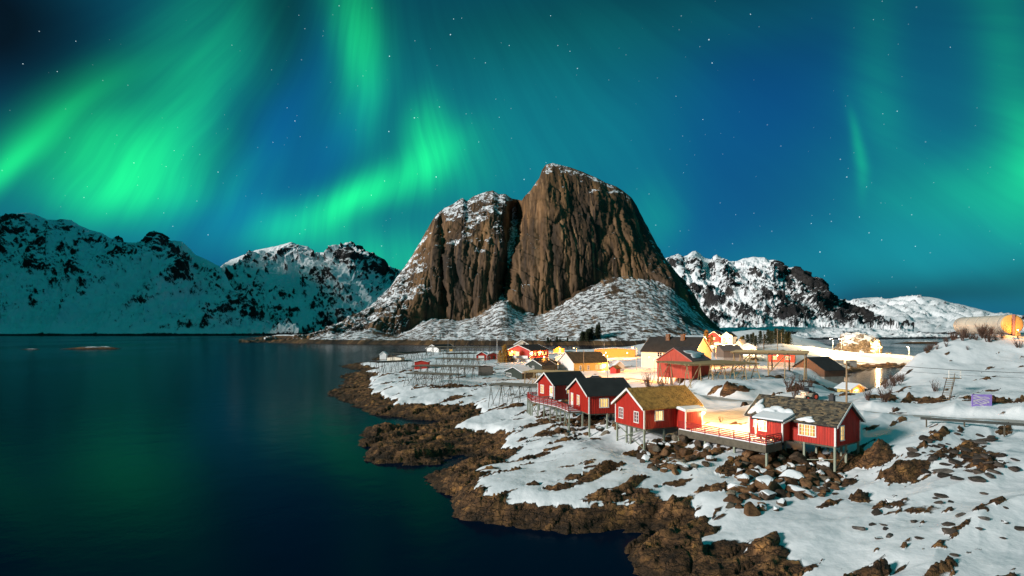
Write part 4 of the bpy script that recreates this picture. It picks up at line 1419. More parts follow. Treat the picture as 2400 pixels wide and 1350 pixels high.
def building(name, label, cat, P0, P1, floor, L, h, rise, wall='red', roof='dkroof', trim='white', ov=0.35, oe=0.35, batten=0.28, windows=(), doors=(),
             base_h_=0.0, base_mat='concrete', chimneys=(), corner=True, group=None, roof_t=0.14, snow_roof=0.0, gable_mat=None):
    W = math.hypot(P1[0] - P0[0], P1[1] - P0[1])
    root = empty(name, (P0[0], P0[1], floor), rot_z(P0, P1), label, cat, group)
    # wall shell with two gables
    mb = MB()
    prof = [(0, 0), (W, 0), (W, h), (W / 2, h + rise), (0, h)]
    mb.prism(prof, 'y', 0, L)
    wob = mb.build('wall', M[wall], root)
    if gable_mat:
        g = MB(); g.prism([(0.01, 0.01), (W - 0.01, 0.01), (W - 0.01, h), (W / 2, h + rise - 0.02), (0.01, h)], 'y', -0.03, 0.0)
        g.build('gable_cladding', M[gable_mat], root)
    if batten:
        bt = MB()
        for face, ln in (('front', W), ('back', W), ('left', L), ('right', L)):
            fr = Frame(*on_face(face, W, L))
            n = max(2, int(ln / batten))
            for i in range(1, n):
                a = ln * i / n
                top = h - 0.02 if face in ('left', 'right') else h + rise * (1 - abs(a - W / 2) / (W / 2)) - 0.05
                fr.box(bt, a - 0.035, a + 0.035, 0.0, top, 0.0, 0.035)
        o = bt.build('battens', M[gable_mat if False else wall], root)
        o['kind'] = 'stuff'
    if corner and trim:
        for face in ('front', 'back'):
            fr = Frame(*on_face(face, W, L))
            for a in (0.0, W):
                c = MB()
                fr.box(c, a - 0.075, a + 0.075, -0.01, h - 0.03, -0.11, 0.055)
                c.build('corner_board', M[trim], root)
    # roof: two slabs
    s = rise / (W / 2)
    e = W / 2 + ov
    r = MB()
    zt = h + rise + 0.02
    r.prism([(W / 2, zt), (W / 2 + e, zt - s * e), (W / 2 + e, zt - s * e + roof_t), (W / 2, zt + roof_t), (W / 2 - e, zt - s * e + roof_t), (W / 2 - e, zt - s * e)], 'y', -oe, L + oe)
    rob = r.build('roof', M[roof], root)
    if trim:
        for y0, y1 in ((-oe - 0.05, -oe - 0.004), (L + oe + 0.004, L + oe + 0.05)):
            for sd in (-1, 1):
                b = MB()
                x1 = W / 2 + sd * (e + 0.02)
                b.prism([(W / 2, zt - 0.08), (W / 2, zt + roof_t + 0.03), (x1, zt - s * e + roof_t + 0.03), (x1, zt - s * e - 0.08)], 'y', y0, y1)
                b.build('barge_board', M[trim], root)
    if snow_roof:
        sm = MB()
        sm.prism([(W / 2, zt + roof_t + .003), (W / 2 + e - .05, zt - s * (e - .05) + roof_t + .003), (W / 2 + e - .05, zt - s * (e - .05) + roof_t + snow_roof), (W / 2, zt + roof_t + snow_roof),
                  (W / 2 - e + .05, zt - s * (e - .05) + roof_t + snow_roof), (W / 2 - e + .05, zt - s * (e - .05) + roof_t + .003)], 'y', -oe + .04, L + oe - .04)
        sm.build('roof_snow', M['snow'], rob)
    for (cx, cy, cw, ch) in chimneys:
        c = MB()
        z0 = h + rise - abs(cx - W / 2) * s - 0.1
        c.box(cx - cw / 2, cx + cw / 2, cy - cw / 2, cy + cw / 2, z0, z0 + ch)
        c.box(cx - cw * .62, cx + cw * .62, cy - cw * .62, cy + cw * .62, z0 + ch, z0 + ch + 0.12)
        c.build('chimney', M['brick'], rob)
    for wd in windows:
        face, a, z, w, hh, kind, cols, rows = wd
        add_window(root, Frame(*on_face(face, W, L)), a, z, w, hh, kind, cols, rows, trim or 'white')
    for dr in doors:
        face, a, z0, w, hh, mat, pane = dr
        add_door(root, Frame(*on_face(face, W, L)), a, z0, w, hh, mat, pane)
    if base_h_:
        mw = Matrix.Translation(root.location) @ Matrix.Rotation(root.rotation_euler.z, 4, 'Z')
        low = min(gz((mw @ Vector(c)).x, (mw @ Vector(c)).y) for c in ((0, 0, 0), (W, 0, 0), (0, L, 0), (W, L, 0)))
        base_h_ = max(base_h_, floor - low + 0.3)
        b = MB()
        b.box(0.05, W - 0.05, 0.05, L - 0.05, -base_h_, -0.003)
        b.build('foundation', M[base_mat], root)
    return root, W, L


def stilts(root, pts, zt, r=0.11, mat='stilt', name='stilt'):
    """posts from local height zt down to the ground; pts local xy"""
    mw = Matrix.Translation(root.location) @ Matrix.Rotation(root.rotation_euler.z, 4, 'Z')
    feet = []
    for (x, y) in pts:
        w = mw @ Vector((x, y, 0))
        g = gz(w.x, w.y) - root.location.z - 0.25
        g = min(g, zt - 0.3)
        beam(name, (x, y, zt), (x, y, g), 2 * r, 2 * r, M[mat], root)
        feet.append(Vector((x, y, g)))
    return feet


def railing(root, pts, z, mat='rail', nrail=4, h=0.95, post=1.5, t=0.045):
    """posts and rails along a local polyline"""
    for (p, q) in zip(pts[:-1], pts[1:]):
        p = Vector((*p, 0)); q = Vector((*q, 0)); d = q - p
        n = max(1, int(round(d.length / post)))
        for i in range(n + 1):
            c = p + d * i / n
            beam('post', (c.x, c.y, z), (c.x, c.y, z + h), 0.08, 0.08, M[mat], root)
        off = Vector((-d.y, d.x, 0)).normalized() * 0.062
        for k in range(nrail):
            zz = z + h * (0.22 + 0.78 * k / (nrail - 1)) - 0.04
            beam('rail', p + off + Vector((0, 0, zz)), q + off + Vector((0, 0, zz)), t, 0.11, M[mat], root)


def world_of(px, d):
    return ((px - 1200) / F * d, d)


def loc_of(root, w):
    v = Matrix.Rotation(-root.rotation_euler.z, 4, 'Z') @ (Vector((w[0], w[1], 0)) - Vector((root.location.x, root.location.y, 0)))
    return (v.x, v.y)


# --- cabin with the turf roof (near corner at the right end of its gable)
zf = 5.75
B1 = back(1509.5, 1006, zf); B0 = back(1443, 989, zf)
rB, WB, LB = building('fishing_cabin', 'red fishing cabin with dry turf roof on braced stilts above boulders', 'cabin', B0, B1, zf, 8.7, 2.6, 2.05, 'red', 'sod', 'white', 0.35, 0.45,
                      windows=[('front', 1.3, 1.42, 0.78, 1.25, 'glass', 2, 3), ('front', 4.6, 1.30, 0.78, 1.25, 'glass', 2, 3), ('right', 2.3, 1.55, 1.15, 1.1, 'lit_hot', 3, 2)], roof_t=0.2)
grass_roof([c for c in rB.children if c.name.startswith('roof')][0], WB, LB, 2.6, 2.05, 0.35, 0.45, 4, 'straw', 5200)
# its entrance annex
an = MB(); an.prism([(LB - 3.6, -0.0), (LB - 1.0, -0.0), (LB - 1.0, 2.2), (LB - 3.6, 2.2)], 'x', WB + 0.003, WB + 1.7)
an.build('entrance_annex', M['red'], rB)
fr = Frame(Vector((WB + 1.7, LB - 3.6, 0)), Vector((0, 1, 0)), Vector((1, 0, 0)))
bt = MB()
for i in range(1, 9):
    fr.box(bt, 2.6 * i / 9 - .03, 2.6 * i / 9 + .03, 0, 2.18, 0, .03)
bt.build('annex_battens', M['red'], rB)['kind'] = 'stuff'
for (a) in (0.0, 2.6):
    c = MB(); fr.box(c, a - .07, a + .07, -0.3, 2.2, -.1, .05); c.build('corner_board', M['white'], rB)
rf = MB(); rf.prism([(WB + .05, 2.42), (WB + 2.1, 2.12), (WB + 2.1, 2.24), (WB + .05, 2.54)], 'y', LB - 4.0, LB - 0.6)
ra = rf.build('annex_roof', M['white'], rB)
sn = MB(); sn.prism([(WB + .35, 2.52), (WB + 2.05, 2.252), (WB + 2.0, 2.42), (WB + .8, 2.66), (WB + .35, 2.62)], 'y', LB - 3.9, LB - 0.7)
sn.build('annex_snow', M['snow'], ra)
ft = stilts(rB, [(0.15, 0.15), (WB - .12, 0.12), (2.2, .2), (2.9, 2.6), (WB - .2, 3.2), (0.2, 3.2), (WB - .2, 6.0), (0.2, 6.4), (3.0, 0.25), (0.9, 2.0)], -0.02, 0.10)
beam('brace', (0.15, 0.05, ft[0].z + 0.7), (WB - .1, 0.05, -0.1), .13, .06, M['stilt'], rB)
beam('brace', (0.3, -0.02, -0.2), (WB - .12, -0.02, ft[1].z + 1.0), .13, .06, M['stilt'], rB)
beam('brace', (WB + .03, 0.2, -0.15), (WB + .03, 3.0, ft[4].z + 0.9), .10, .06, M['stilt'], rB)
fl = MB(); fl.box(0.1, WB - .1, 0.1, LB - .1, -0.2, -0.004); fl.build('floor_frame', M['stilt_d'], rB)

# --- cabin with the slate roof
zf = 5.6
D0 = back(1958, 1047, zf); D1 = back(2015, 1033, zf)
rD, WD, LD = building('fishing_cabin', 'long red fishing cabin with patterned slate roof and snow-topped porch', 'cabin', D0, D1, zf, 10.0, 2.35, 2.0, 'red', 'slate_c', 'white', 0.4, 0.4,
                      windows=[('front', 1.45, 1.30, 0.72, 1.45, 'lit', 2, 3), ('left', 10.0 - 3.0, 1.35, 1.75, 1.15, 'lit', 3, 3), ('left', 1.1, 1.5, 0.85, 1.1, 'lit_hot', 2, 2)], roof_t=0.16)
roofD = [c for c in rD.children if c.name.startswith('roof')][0]
shingle_roof(roofD, WD, LD, 2.35, 2.0, 0.4, 0.4, 9)
ch = MB(); ch.box(WD / 2 + .1, WD / 2 + .62, 1.6, 2.12, 3.9, 5.05).box(WD / 2 + .04, WD / 2 + .68, 1.54, 2.18, 5.05, 5.13).box(WD / 2 + .2, WD / 2 + .52, 1.7, 2.02, 5.13, 5.32)
ch.build('chimney', M['dark'], roofD)
# porch annex on the long side
y0, y1 = LD - 9.3 + 2.2, LD - 3.9 + 1.9
pa0, pa1 = 4.9, 8.1
an = MB(); an.box(-1.75, -0.004, pa0, pa1, -0.02, 2.15)
an.build('porch', M['red'], rD)
fr = Frame(Vector((-1.75, pa1, 0)), Vector((0, -1, 0)), Vector((-1, 0, 0)))
bt = MB()
n = 11
for i in range(1, n):
    a = (pa1 - pa0) * i / n
    fr.box(bt, a - .03, a + .03, 0, 2.13, 0, .03)
bt.build('porch_battens', M['red'], rD)['kind'] = 'stuff'
add_window(rD, fr, 0.9, 1.45, 0.75, 1.05, 'lit_hot', 2, 2, 'white')
for a in (0.0, pa1 - pa0):
    c = MB(); fr.box(c, a - .08, a + .08, -0.05, 2.15, -.12, .05); c.build('corner_board', M['white'], rD)
rf = MB(); rf.prism([(0.55, 2.62), (-2.25, 2.12), (-2.25, 2.27), (0.55, 2.77)], 'y', pa0 - .45, pa1 + .3)
ra = rf.build('porch_roof', M['dkroof'], rD)
sn = MB(); sn.prism([(0.5, 2.77), (-2.2, 2.29), (-2.1, 2.44), (-.6, 2.80), (0.3, 2.98)], 'y', pa0 - .3, pa1 + .2)
sn.build('porch_snow', M['snow'], ra)
bb = MB(); bb.prism([(0.5, 2.56), (-2.3, 2.06), (-2.3, 2.24), (0.5, 2.74)], 'y', pa0 - .51, pa0 - .454); bb.build('barge_board', M['white'], rD)


def snow_lump(parent, cx, cy, cz_, rx, ry, rz, seed, name='snow_patch', sl=0.0):
    n, k = 16, 7
    v = []; f = []
    for j in range(k):
        t = j / (k - 1)
        for i in range(n):
            a = 2 * math.pi * i / n
            r = (1 - t ** 2.2) * (1 + 0.35 * math.sin(3 * a + seed) + 0.2 * math.sin(5 * a + 2 * seed))
            x = rx * r * math.cos(a); y = ry * r * math.sin(a)
            v.append((cx + x, cy + y, cz_ + sl * x + rz * math.sin(t * math.pi / 2) - 0.03 * (1 - t)))
    for j in range(k - 1):
        for i in range(n):
            f.append([j * n + i, j * n + (i + 1) % n, (j + 1) * n + (i + 1) % n, (j + 1) * n + i])
    f.append([(k - 1) * n + i for i in range(n)])
    return link(name, raw_mesh(name, v, f, M['snow'], True), parent)


sD = 2.0 / (WD / 2)
for (cx, cy, rx, ry, rz, sd) in [(0.7, 9.3, 0.9, 0.7, 0.42, 1), (0.35, 7.4, 0.75, 1.0, 0.35, 3), (0.4, 5.9, 0.6, 0.9, 0.3, 5), (-0.1, 3.0, 0.3, 0.8, 0.2, 2)]:
    snow_lump(roofD, cx, cy, 2.35 + sD * cx + 0.26, rx, ry, rz, sd, 'snow_patch', sD)
ft = stilts(rD, [(0.12, 0.12), (WD - .12, 0.12), (WD / 2, 0.2), (0.12, 3.4), (WD - .12, 3.4), (0.12, 5.6), (WD / 2, 3.4), (WD * .7, 1.2)], -0.02, 0.10)
beam('brace', (0.06, 0.15, ft[0].z + 1.9), (0.06, 3.3, ft[3].z + .5), .12, .06, M['stilt'], rD)
beam('brace', (0.2, 0.05, ft[0].z + .9), (WD / 2, 0.05, ft[2].z + 1.6), .12, .06, M['stilt_d'], rD)
beam('brace', (0.25, 0.02, -0.3), (WD - .2, 0.06, ft[1].z + .5), .12, .06, M['greywood'], rD)
fl = MB(); fl.box(0.1, WD - .1, 0.1, LD - .1, -0.22, -0.004); fl.build('floor_frame', M['stilt_d'], rD)

# --- two cabins with black roofs, on the wide deck
zf = 6.2
A1_ = back(1380, 970, zf); A0_ = back(1334, 951, zf)
rA2, WA, LA = building('fishing_cabin', 'red fishing cabin with black roof and lit door at the deck end over stilts', 'cabin', A0_, A1_, zf, 6.8, 2.6, 1.95, 'red', 'dkroof', 'white', 0.35, 0.4,
                       windows=[('front', 4.45, 1.42, 0.95, 1.35, 'lit', 2, 3), ('right', 2.3, 1.5, 1.2, 1.15, 'lit', 3, 2), ('right', 5.4, 1.5, 0.9, 1.1, 'lit_hot', 2, 2)],
                       doors=[('front', 1.55, 0.12, 0.85, 2.0, 'white', 'lit')])
stilts(rA2, [(WA - .12, .12), (WA - .1, 2.8), (WA - .1, 5.4), (.2, 4), (2.5, 3.5), (WA * .6, .3), (WA * .5, 5.2)], -0.02, 0.10)
fl = MB(); fl.box(0.1, WA - .1, 0.1, LA - .1, -0.2, -0.004); fl.build('floor_frame', M['stilt_d'], rA2)
dx, dy = -6.0, 12.0
g = Vector((A1_[0] - A0_[0], A1_[1] - A0_[1])).normalized()
C1_ = back(1299, 936, 6.4)
gw = 5.6
C0_ = world_of(1261, 100.8)
rA1, WC, LC = building('fishing_cabin', 'red fishing cabin with black roof beside the fish racks, its door standing on the deck', 'cabin', C0_, C1_, 6.4, 6.8, 2.5, 1.75, 'red', 'dkroof', 'white', 0.35, 0.4,
                       windows=[('front', 1.5, 1.4, 0.95, 1.3, 'lit', 2, 3), ('right', 3.3, 1.5, 1.5, 1.15, 'lit', 3, 2)],
                       doors=[('front', 4.5, 0.1, 0.85, 2.0, 'white', 'lit')])
stilts(rA1, [(.15, .15), (WC - .12, .12), (WC - .1, 3.0), (.2, 4)], -0.02, 0.10)
fl = MB(); fl.box(0.1, WC - .1, 0.1, LC - .1, -0.2, -0.004); fl.build('floor_frame', M['stilt_d'], rA1)

# wide deck on stilts before the two cabins
dk = empty('timber_deck', (A0_[0], A0_[1], 6.06), rot_z(A0_, A1_), 'snowy timber deck with red railing on tall grey-green stilts before two cabins', 'deck')
q = [loc_of(dk, w) for w in (C0_, C1_, A0_, A1_)]
# outline in deck space: along the cabin fronts, 2.6 m deep
xa = q[0][0] - 0.8; ya = q[0][1]
out = [(xa, ya + 0.2), (xa, ya - 1.8), (q[1][0] - 0.4, ya - 2.4), (q[2][0] - 0.2, -2.1), (WA * 0.62, -1.9), (WA * 0.62, -0.06)]
inn = [(0.0, -0.06), (0.0, q[1][1] - 0.6), (q[1][0], q[1][1] - 0.06), (q[0][0], ya - 0.06)]
poly = out + inn
d = MB(); d.prism(poly, 'z', -0.22, 0.0); d.build('deck_floor', M['stilt_d'], dk)
sn = MB(); sn.prism([(x * 0.985 + 0.02, y * 0.985 + 0.0) for x, y in poly], 'z', 0.004, 0.09); sn.build('deck_snow', M['snow'], dk)
railing(dk, out, 0.0, 'rail', 4, 1.0, 1.3)
pp = []
for (p, q_) in zip(out[:-1], out[1:]):
    n = max(1, int(math.hypot(q_[0] - p[0], q_[1] - p[1]) / 1.7))
    for i in range(n):
        pp.append((p[0] + (q_[0] - p[0]) * i / n * 1.0 + 0.05, p[1] + (q_[1] - p[1]) * i / n + .08))
pp.append((out[-2][0] - .05, out[-2][1] + .1))
ft = stilts(dk, pp, -0.2, 0.085)
for i in range(0, len(ft) - 1, 2):
    a, b = ft[i], ft[i + 1]
    beam('brace', (a.x, a.y - .1, -0.3), (b.x, b.y - .1, b.z + 0.5), .10, .05, M['stilt'], dk)
for i in range(1, len(ft) - 1, 3):
    a, b = ft[i], ft[i + 1]
    beam('brace', (b.x, b.y - .16, -0.3), (a.x, a.y - .16, a.z + 0.5), .10, .05, M['stilt'], dk)
tb = empty('picnic_table', (0, 0, 0), 0.0, 'snowy bench table standing on the wide deck', 'table')
tw = dk.matrix_basis @ Vector((q[1][0] - 0.2, q[1][1] - 1.3, 0.1))
tb.location = tw; tb.rotation_euler = (0, 0, 0.5)
MB().box(-.8, .8, -.35, .35, .68, .74).build('table_top', M['greywood'], tb)
MB().box(-.8, .8, -.75, -.5, .40, .45).build('bench', M['greywood'], tb)
MB().box(-.8, .8, .5, .75, .40, .45).build('bench', M['greywood'], tb)
for sx in (-.6, .6):
    beam('leg', (sx, -.6, 0), (sx, -.1, .7), .07, .07, M['greywood'], tb)
    beam('leg', (sx, .6, 0), (sx, .1, .7), .07, .07, M['greywood'], tb)

# yard deck between the turf-roofed and the slate-roofed cabin
zd = 5.50
Y0 = back(1589, 1006, zd); Y1 = back(1795, 1044, zd)
yd = empty('yard_deck', (Y0[0], Y0[1], zd), rot_z(Y0, Y1), 'snow-covered lamp-lit yard deck with red railing between two cabins', 'deck')
ln = math.hypot(Y1[0] - Y0[0], Y1[1] - Y0[1])
cD = loc_of(yd, (rD.matrix_basis @ Vector((-1.8, pa0, 0)))[:2])
cD2 = loc_of(yd, (rD.matrix_basis @ Vector((-0.0, LD, 0)))[:2])
cB = loc_of(yd, (rB.matrix_basis @ Vector((WB, LB, 0)))[:2])
ypoly = [(0, 0), (ln, 0), cD, (cD2[0] + 0.3, cD2[1] + 0.5), (cB[0] + 0.5, cB[1] + 1.5), (cB[0] + .2, cB[1])]
MB().prism(ypoly, 'z', -0.85, -0.003).build('deck_edge', M['stilt_d'], yd)
MB().prism([(x * .99 + .06, y * .99 + .06) for x, y in ypoly], 'z', 0.003, 0.12).build('deck_snow', M['snow'], yd)
railing(yd, [(0.05, 0.05), (ln, 0.05), (cD[0] - 0.05, cD[1])], 0.0, 'rail', 5, 1.05, 1.9)
stilts(yd, [(ln * k / 3, 0.15) for k in range(4)], -0.85, 0.11)
bn = empty('bench', (0, 0, 0), rD.rotation_euler.z, 'low wooden bench on the lit yard deck by the slate-roofed cabin', 'bench')
bn.location = yd.matrix_basis @ Vector((ln - 1.2, 2.3, 0.12))
MB().box(-.2, .2, -1.1, 1.1, .38, .44).build('seat', M['brownwood'], bn)
for sy in (-.9, .9):
    MB().box(-.16, .16, sy - .05, sy + .05, 0, .38).build('leg', M['brownwood'], bn)

# --- red barn on short stilts
E0 = (*world_of(1540, 123.5), 8.0); E1 = (*world_of(1621, 118.0), 8.0)
rE, WE, LE = building('barn', 'weathered bright red barn with faded tin roof on short stilts', 'barn', E0, E1, 8.0, 8.5, 3.7, 2.55, 'red_old', 'rust', None, 0.25, 0.3, 0.3, corner=False)
stilts(rE, [(.2, .2), (2.0, .2), (2.6, 1.2), (3.4, .3), (5.2, .3), (WE - .3, .3), (4.2, 1.5)], -0.02, 0.10, 'polewood')
snow_lump([c for c in rE.children if c.name.startswith('roof')][0], WE * .78, 5.0, 3.7 + 2.55 * .44 + .2, 1.1, 3.2, .22, 3, 'snow_patch', -2.55 / (WE / 2))


def at(px, d):
    return world_of(px, d)


# --- big cream house with black roof (gable at its right end)
fz = 6.2
F0 = (at(1652, 172)[0] - 0, 172.0); F1 = (at(1668, 182)[0], 182.0)
rF, WF, LF = building('house', 'large two-storey cream house with black roof and two chimneys', 'house', (at(1628, 170)[0], 170), (at(1666, 178)[0], 178), fz, 18.0, 5.4, 4.3, 'cream', 'dkroof', 'white', 0.5, 0.4, 0.0,
                      windows=[('left', 18 - 11.6, 4.3, 1.5, 1.3, 'glass', 2, 2), ('left', 18 - 9.7, 4.3, 1.5, 1.3, 'lit_dim', 2, 2), ('left', 18 - 5.4, 4.3, 1.5, 1.3, 'glass', 2, 2), ('left', 18 - 11.4, 1.5, 1.4, 1.4, 'lit', 2, 2), ('left', 18 - 9.4, 1.5, 1.4, 1.4, 'lit_hot', 2, 2)],
                      chimneys=[(4.3, 6.0, 1.1, 2.0), (4.3, 11.0, 1.1, 2.0)], base_h_=1.5)

# --- house with white gable and dull turf roof, yellow lamplight painted on its side wall
rG, WG, LG = building('house', 'low house with white gable, yellow-lit side wall and dull turf roof', 'house', back(1309, 868, 4.7), back(1344.5, 873.5, 4.7), 4.7, 12.5, 3.1, 3.1, 'yellow', 'sod_dull', 'white', 0.25, 0.3, 0.0,
                      windows=[('right', 2.4, 1.5, .5, 1.2, 'glass', 2, 2), ('right', 5.2, 1.5, .5, 1.2, 'glass', 2, 2), ('right', 8.6, 1.6, 1.2, 1.2, 'lit_dim', 2, 2), ('right', 9.8, 1.6, .9, 1.2, 'lit_hot', 2, 2)], gable_mat='offwhite', base_h_=0.8)
# --- dark green house with olive cross gable
rH, WH, LH = building('house', 'dark green house with two small white windows and black roof', 'house', back(1232, 873, 4.5), back(1270, 876, 4.5), 4.5, 6.0, 2.6, 1.6, 'dkgreen', 'dkroof', 'white', 0.3, 0.3, 0.0,
                      windows=[('front', 1.0, 1.6, .75, 1.15, 'glass', 2, 2), ('front', 3.5, 1.6, .75, 1.15, 'glass', 2, 2)], base_h_=1.0, corner=False)
building('annex', 'olive gabled annex with white-edged roof against the dark green house', 'shed', back(1267, 874, 4.5), back(1307, 868, 4.5), 4.5, 5.0, 2.7, 1.6, 'olive', 'dkroof', 'white', 0.35, 0.3, 0.0, base_h_=1.0, corner=False)
building('boathouse', 'low dark green boathouse with snow roof and row of four white panes', 'shed', (at(1184, 160)[0], 166), (at(1224, 158)[0], 158), 4.2, 4.6, 1.9, 1.3, 'dkgreen', 'dkroof', None, 0.3, 0.3, 0.0,
         windows=[('front', 2.0, 1.1, 2.6, 0.8, 'glass', 4, 1)], base_h_=1.0, corner=False, snow_roof=0.16)
# --- red house with white lower storey
rI, WI, LI = building('house', 'red house with white ground storey and bright lamps under dark roof', 'house', back(1190, 846, 4.6), back(1242, 848, 4.6), 6.2, 15.0, 3.3, 2.2, 'red', 'dkroof', 'white', 0.5, 0.5, 0.0,
                      windows=[('front', 5.1, 1.7, 2.2, 1.6, 'lit_hot', 2, 1), ('right', 1.6, 1.7, 1.6, 1.5, 'lit_hot', 2, 1), ('right', 4.2, 1.7, 1.4, 1.5, 'lit', 2, 1), ('right', 7.2, 1.7, 1.4, 1.4, 'lit', 2, 1), ('right', 10.2, 1.7, 1.6, 1.4, 'lit', 2, 1), ('right', 12.8, 1.7, 1.2, 1.4, 'lit', 2, 1)],
                      chimneys=[(4.8, 6.0, .8, 1.4)], base_h_=2.6, base_mat='offwhite')
bal = MB(); bal.box(-.3, WI - .3, -1.2, -.06, -.2, .0); bal.build('balcony', M['offwhite'], rI)
MB().box(-.3, WI - .3, -1.24, -1.16, 0.0, 1.0).build('balcony_front', M['offwhite'], rI)
# --- garage, grey shed
building('garage', 'small red garage with white door', 'garage', back(1116, 845, 4.0), back(1141, 845, 4.0), 4.0, 6.0, 2.6, 1.5, 'red', 'dkroof', 'white', 0.4, 0.4, 0.0,
         doors=[('front', 2.4, 0.05, 2.5, 2.1, 'white', None)], base_h_=0.6, snow_roof=0.12)
building('shed', 'red shed with snowy flat-pitched roof next to the garage', 'shed', back(1142, 845, 4.0), back(1168, 844, 4.0), 4.0, 6.0, 2.7, .9, 'red', 'dkroof', 'white', 0.4, 0.4, 0.0,
         windows=[('front', 1.2, 1.5, .7, .7, 'glass', 1, 1)], doors=[('front', 3.9, .05, .9, 2.0, 'brownwood', None)], base_h_=0.6, snow_roof=0.16, corner=False)
building('shed', 'bare grey wooden shed standing against the red house', 'shed', (at(1172, 250)[0], 250), (at(1192, 247)[0], 247), 4.1, 6.0, 3.0, 2.2, 'greywood', 'greywood', None, 0.2, 0.2, 0.3, base_h_=0.6, corner=False)
# --- long warehouse, orange sodium light put into its wall colour
building('warehouse', 'long warehouse with orange lamplight coloured into its walls', 'warehouse', (at(1393, 262)[0], 262), (at(1489, 258)[0], 258), 4.6, 9.0, 4.6, .7, 'orange', 'dkroof', None, 0.3, 0.3, 0.45, base_h_=1.0, corner=False, snow_roof=0.15)
# --- little lamp-lit shed and its red neighbour
building('shed', 'tiny pale gabled shed with a glaring lamp on it', 'shed', back(1441, 875, 5.2), back(1463, 875, 5.2), 5.6, 2.8, 2.0, 1.2, 'cream', 'snow', 'white', 0.25, 0.25, 0.3, base_h_=.6, corner=False)
building('shed', 'low red lean-to beside the glaring tiny shed', 'shed', (at(1430, 166)[0], 166), (at(1443, 165)[0], 165), 5.1, 3.2, 1.9, .7, 'red', 'sod_dull', None, 0.3, 0.3, 0.3, base_h_=.8, corner=False)
# --- white fish house at the point, tiny hut, red flat shed, dark shed
building('fish_house', 'wide white fish house with dark roof at the point', 'building', (at(996, 385)[0], 392), (at(1028, 385)[0], 385), 3.2, 17.0, 2.6, 2.6, 'offwhite', 'dkroof', 'white', 0.6, 0.6, 0.0,
         windows=[('right', 6.0, 1.4, 1.5, 1.0, 'glass', 2, 1), ('right', 12.0, 1.2, 3.0, 1.4, 'lit_dim', 3, 1)], base_h_=1.2, corner=False)
building('hut', 'tiny white hut with pointed roof at the outer end of the racks', 'hut', back(890, 842, 3.2), back(905, 842, 3.2), 3.2, 3.5, 2.5, 1.4, 'offwhite', 'snow', 'white', .25, .25, 0.0, base_h_=.8, corner=False)
building('shed', 'low beige shed behind the tiny white hut', 'shed', (at(907, 275)[0], 275), (at(940, 272)[0], 272), 3.2, 3.0, 1.7, .5, 'cream', 'greywood', None, .2, .2, 0.0, base_h_=.8, corner=False)
building('shed', 'red shed with snow roof standing amid the fish racks', 'shed', back(971.5, 866, 3.6), back(1003, 866, 3.6), 3.6, 5.0, 2.7, .55, 'red', 'brownwood', None, .3, .3, 0.3, base_h_=.6, corner=False, snow_roof=0.14)
building('shed', 'dark plank shed with flat snowy roof by the inlet', 'shed', back(1121, 882, 4.2), back(1154, 882, 4.2), 4.2, 4.0, 2.9, .3, 'greywood', 'brownwood', None, .6, .3, 0.35, base_h_=.8, corner=False, snow_roof=0.12)
MB_ = None
# --- houses on the slope under the cliffs
for (pxa, pxb, da, db, z0, L_, h_, ri, wl, rf_, lab, wn) in [
    (1690, 1716, 330, 326, 9.5, 8, 5.2, 2.4, 'offwhite', 'dkroof', 'tall lamp-washed white house on the slope below the cliffs', [('front', 1.8, 3.9, 1.3, 1.2, 'lit_hot', 2, 1), ('front', 4.4, 3.9, 1.3, 1.2, 'lit', 2, 1), ('front', 3.2, 1.3, 1.3, 1.2, 'lit', 2, 1)]),
    (1660, 1686, 350, 345, 11.2, 7, 4.0, 2.2, 'red', 'dkroof', 'red house highest on the slope below the cliffs', [('front', 3.2, 2.0, 2.2, 1.4, 'lit_hot', 2, 1)]),
    (1672, 1696, 215, 205, 8.3, 7, 2.4, 1.9, 'greywood', 'greywood', 'low grey house with steep plank roof behind the barn', []),
    (1724, 1738, 250, 248, 9.0, 5, 2.6, 2.4, 'cream', 'snow', 'small cream gabled house with snow roof behind the fish racks', [('front', 1.3, 1.4, .8, 1.0, 'lit', 1, 1)]),
    (1735, 1772, 230, 228, 8.6, 6, 2.8, 1.4, 'offwhite', 'snow', 'white house with snow roof glimpsed through the fish rack', [('front', 1.5, 1.4, 1.2, 1.2, 'lit_hot', 2, 1), ('front', 4.4, 1.4, 1.2, 1.2, 'lit', 2, 1)]),
    (1800, 1862, 190, 186, 7.6, 6, 2.6, 1.2, 'red_old', 'brownwood', 'red boat shed glimpsed through the fish rack', [('front', 2.0, 1.4, 1.2, 1.0, 'lit', 2, 1), ('front', 6.0, 1.4, 1.2, 1.0, 'lit_dim', 2, 1)]),
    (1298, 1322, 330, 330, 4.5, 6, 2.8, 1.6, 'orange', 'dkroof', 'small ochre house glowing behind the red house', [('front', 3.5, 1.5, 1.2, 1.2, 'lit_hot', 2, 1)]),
    (1205, 1240, 300, 300, 4.4, 8, 6.2, 2.4, 'cream', 'snow', 'cream house with snow roof rising behind the red house', []),
    (1302, 1328, 228, 226, 4.6, 4, 2.6, 1.0, 'cream', 'brownwood', 'lamp-lit cream lean-to right of the red house', [('front', 2.2, 1.4, 1.6, 1.2, 'lit_hot', 2, 1)])]:
    building('house' if 'house' in lab.split()[-1] or 'house' in lab else 'shed', lab, 'shed' if 'shed' in lab or 'lean-to' in lab else 'house', (at(pxa, da)[0], da), (at(pxb, db)[0], db), z0, L_, h_, ri, wl, rf_, 'white' if wl in ('red', 'offwhite', 'cream') else None, .35, .35, 0.0, windows=wn, base_h_=2.5, corner=False)
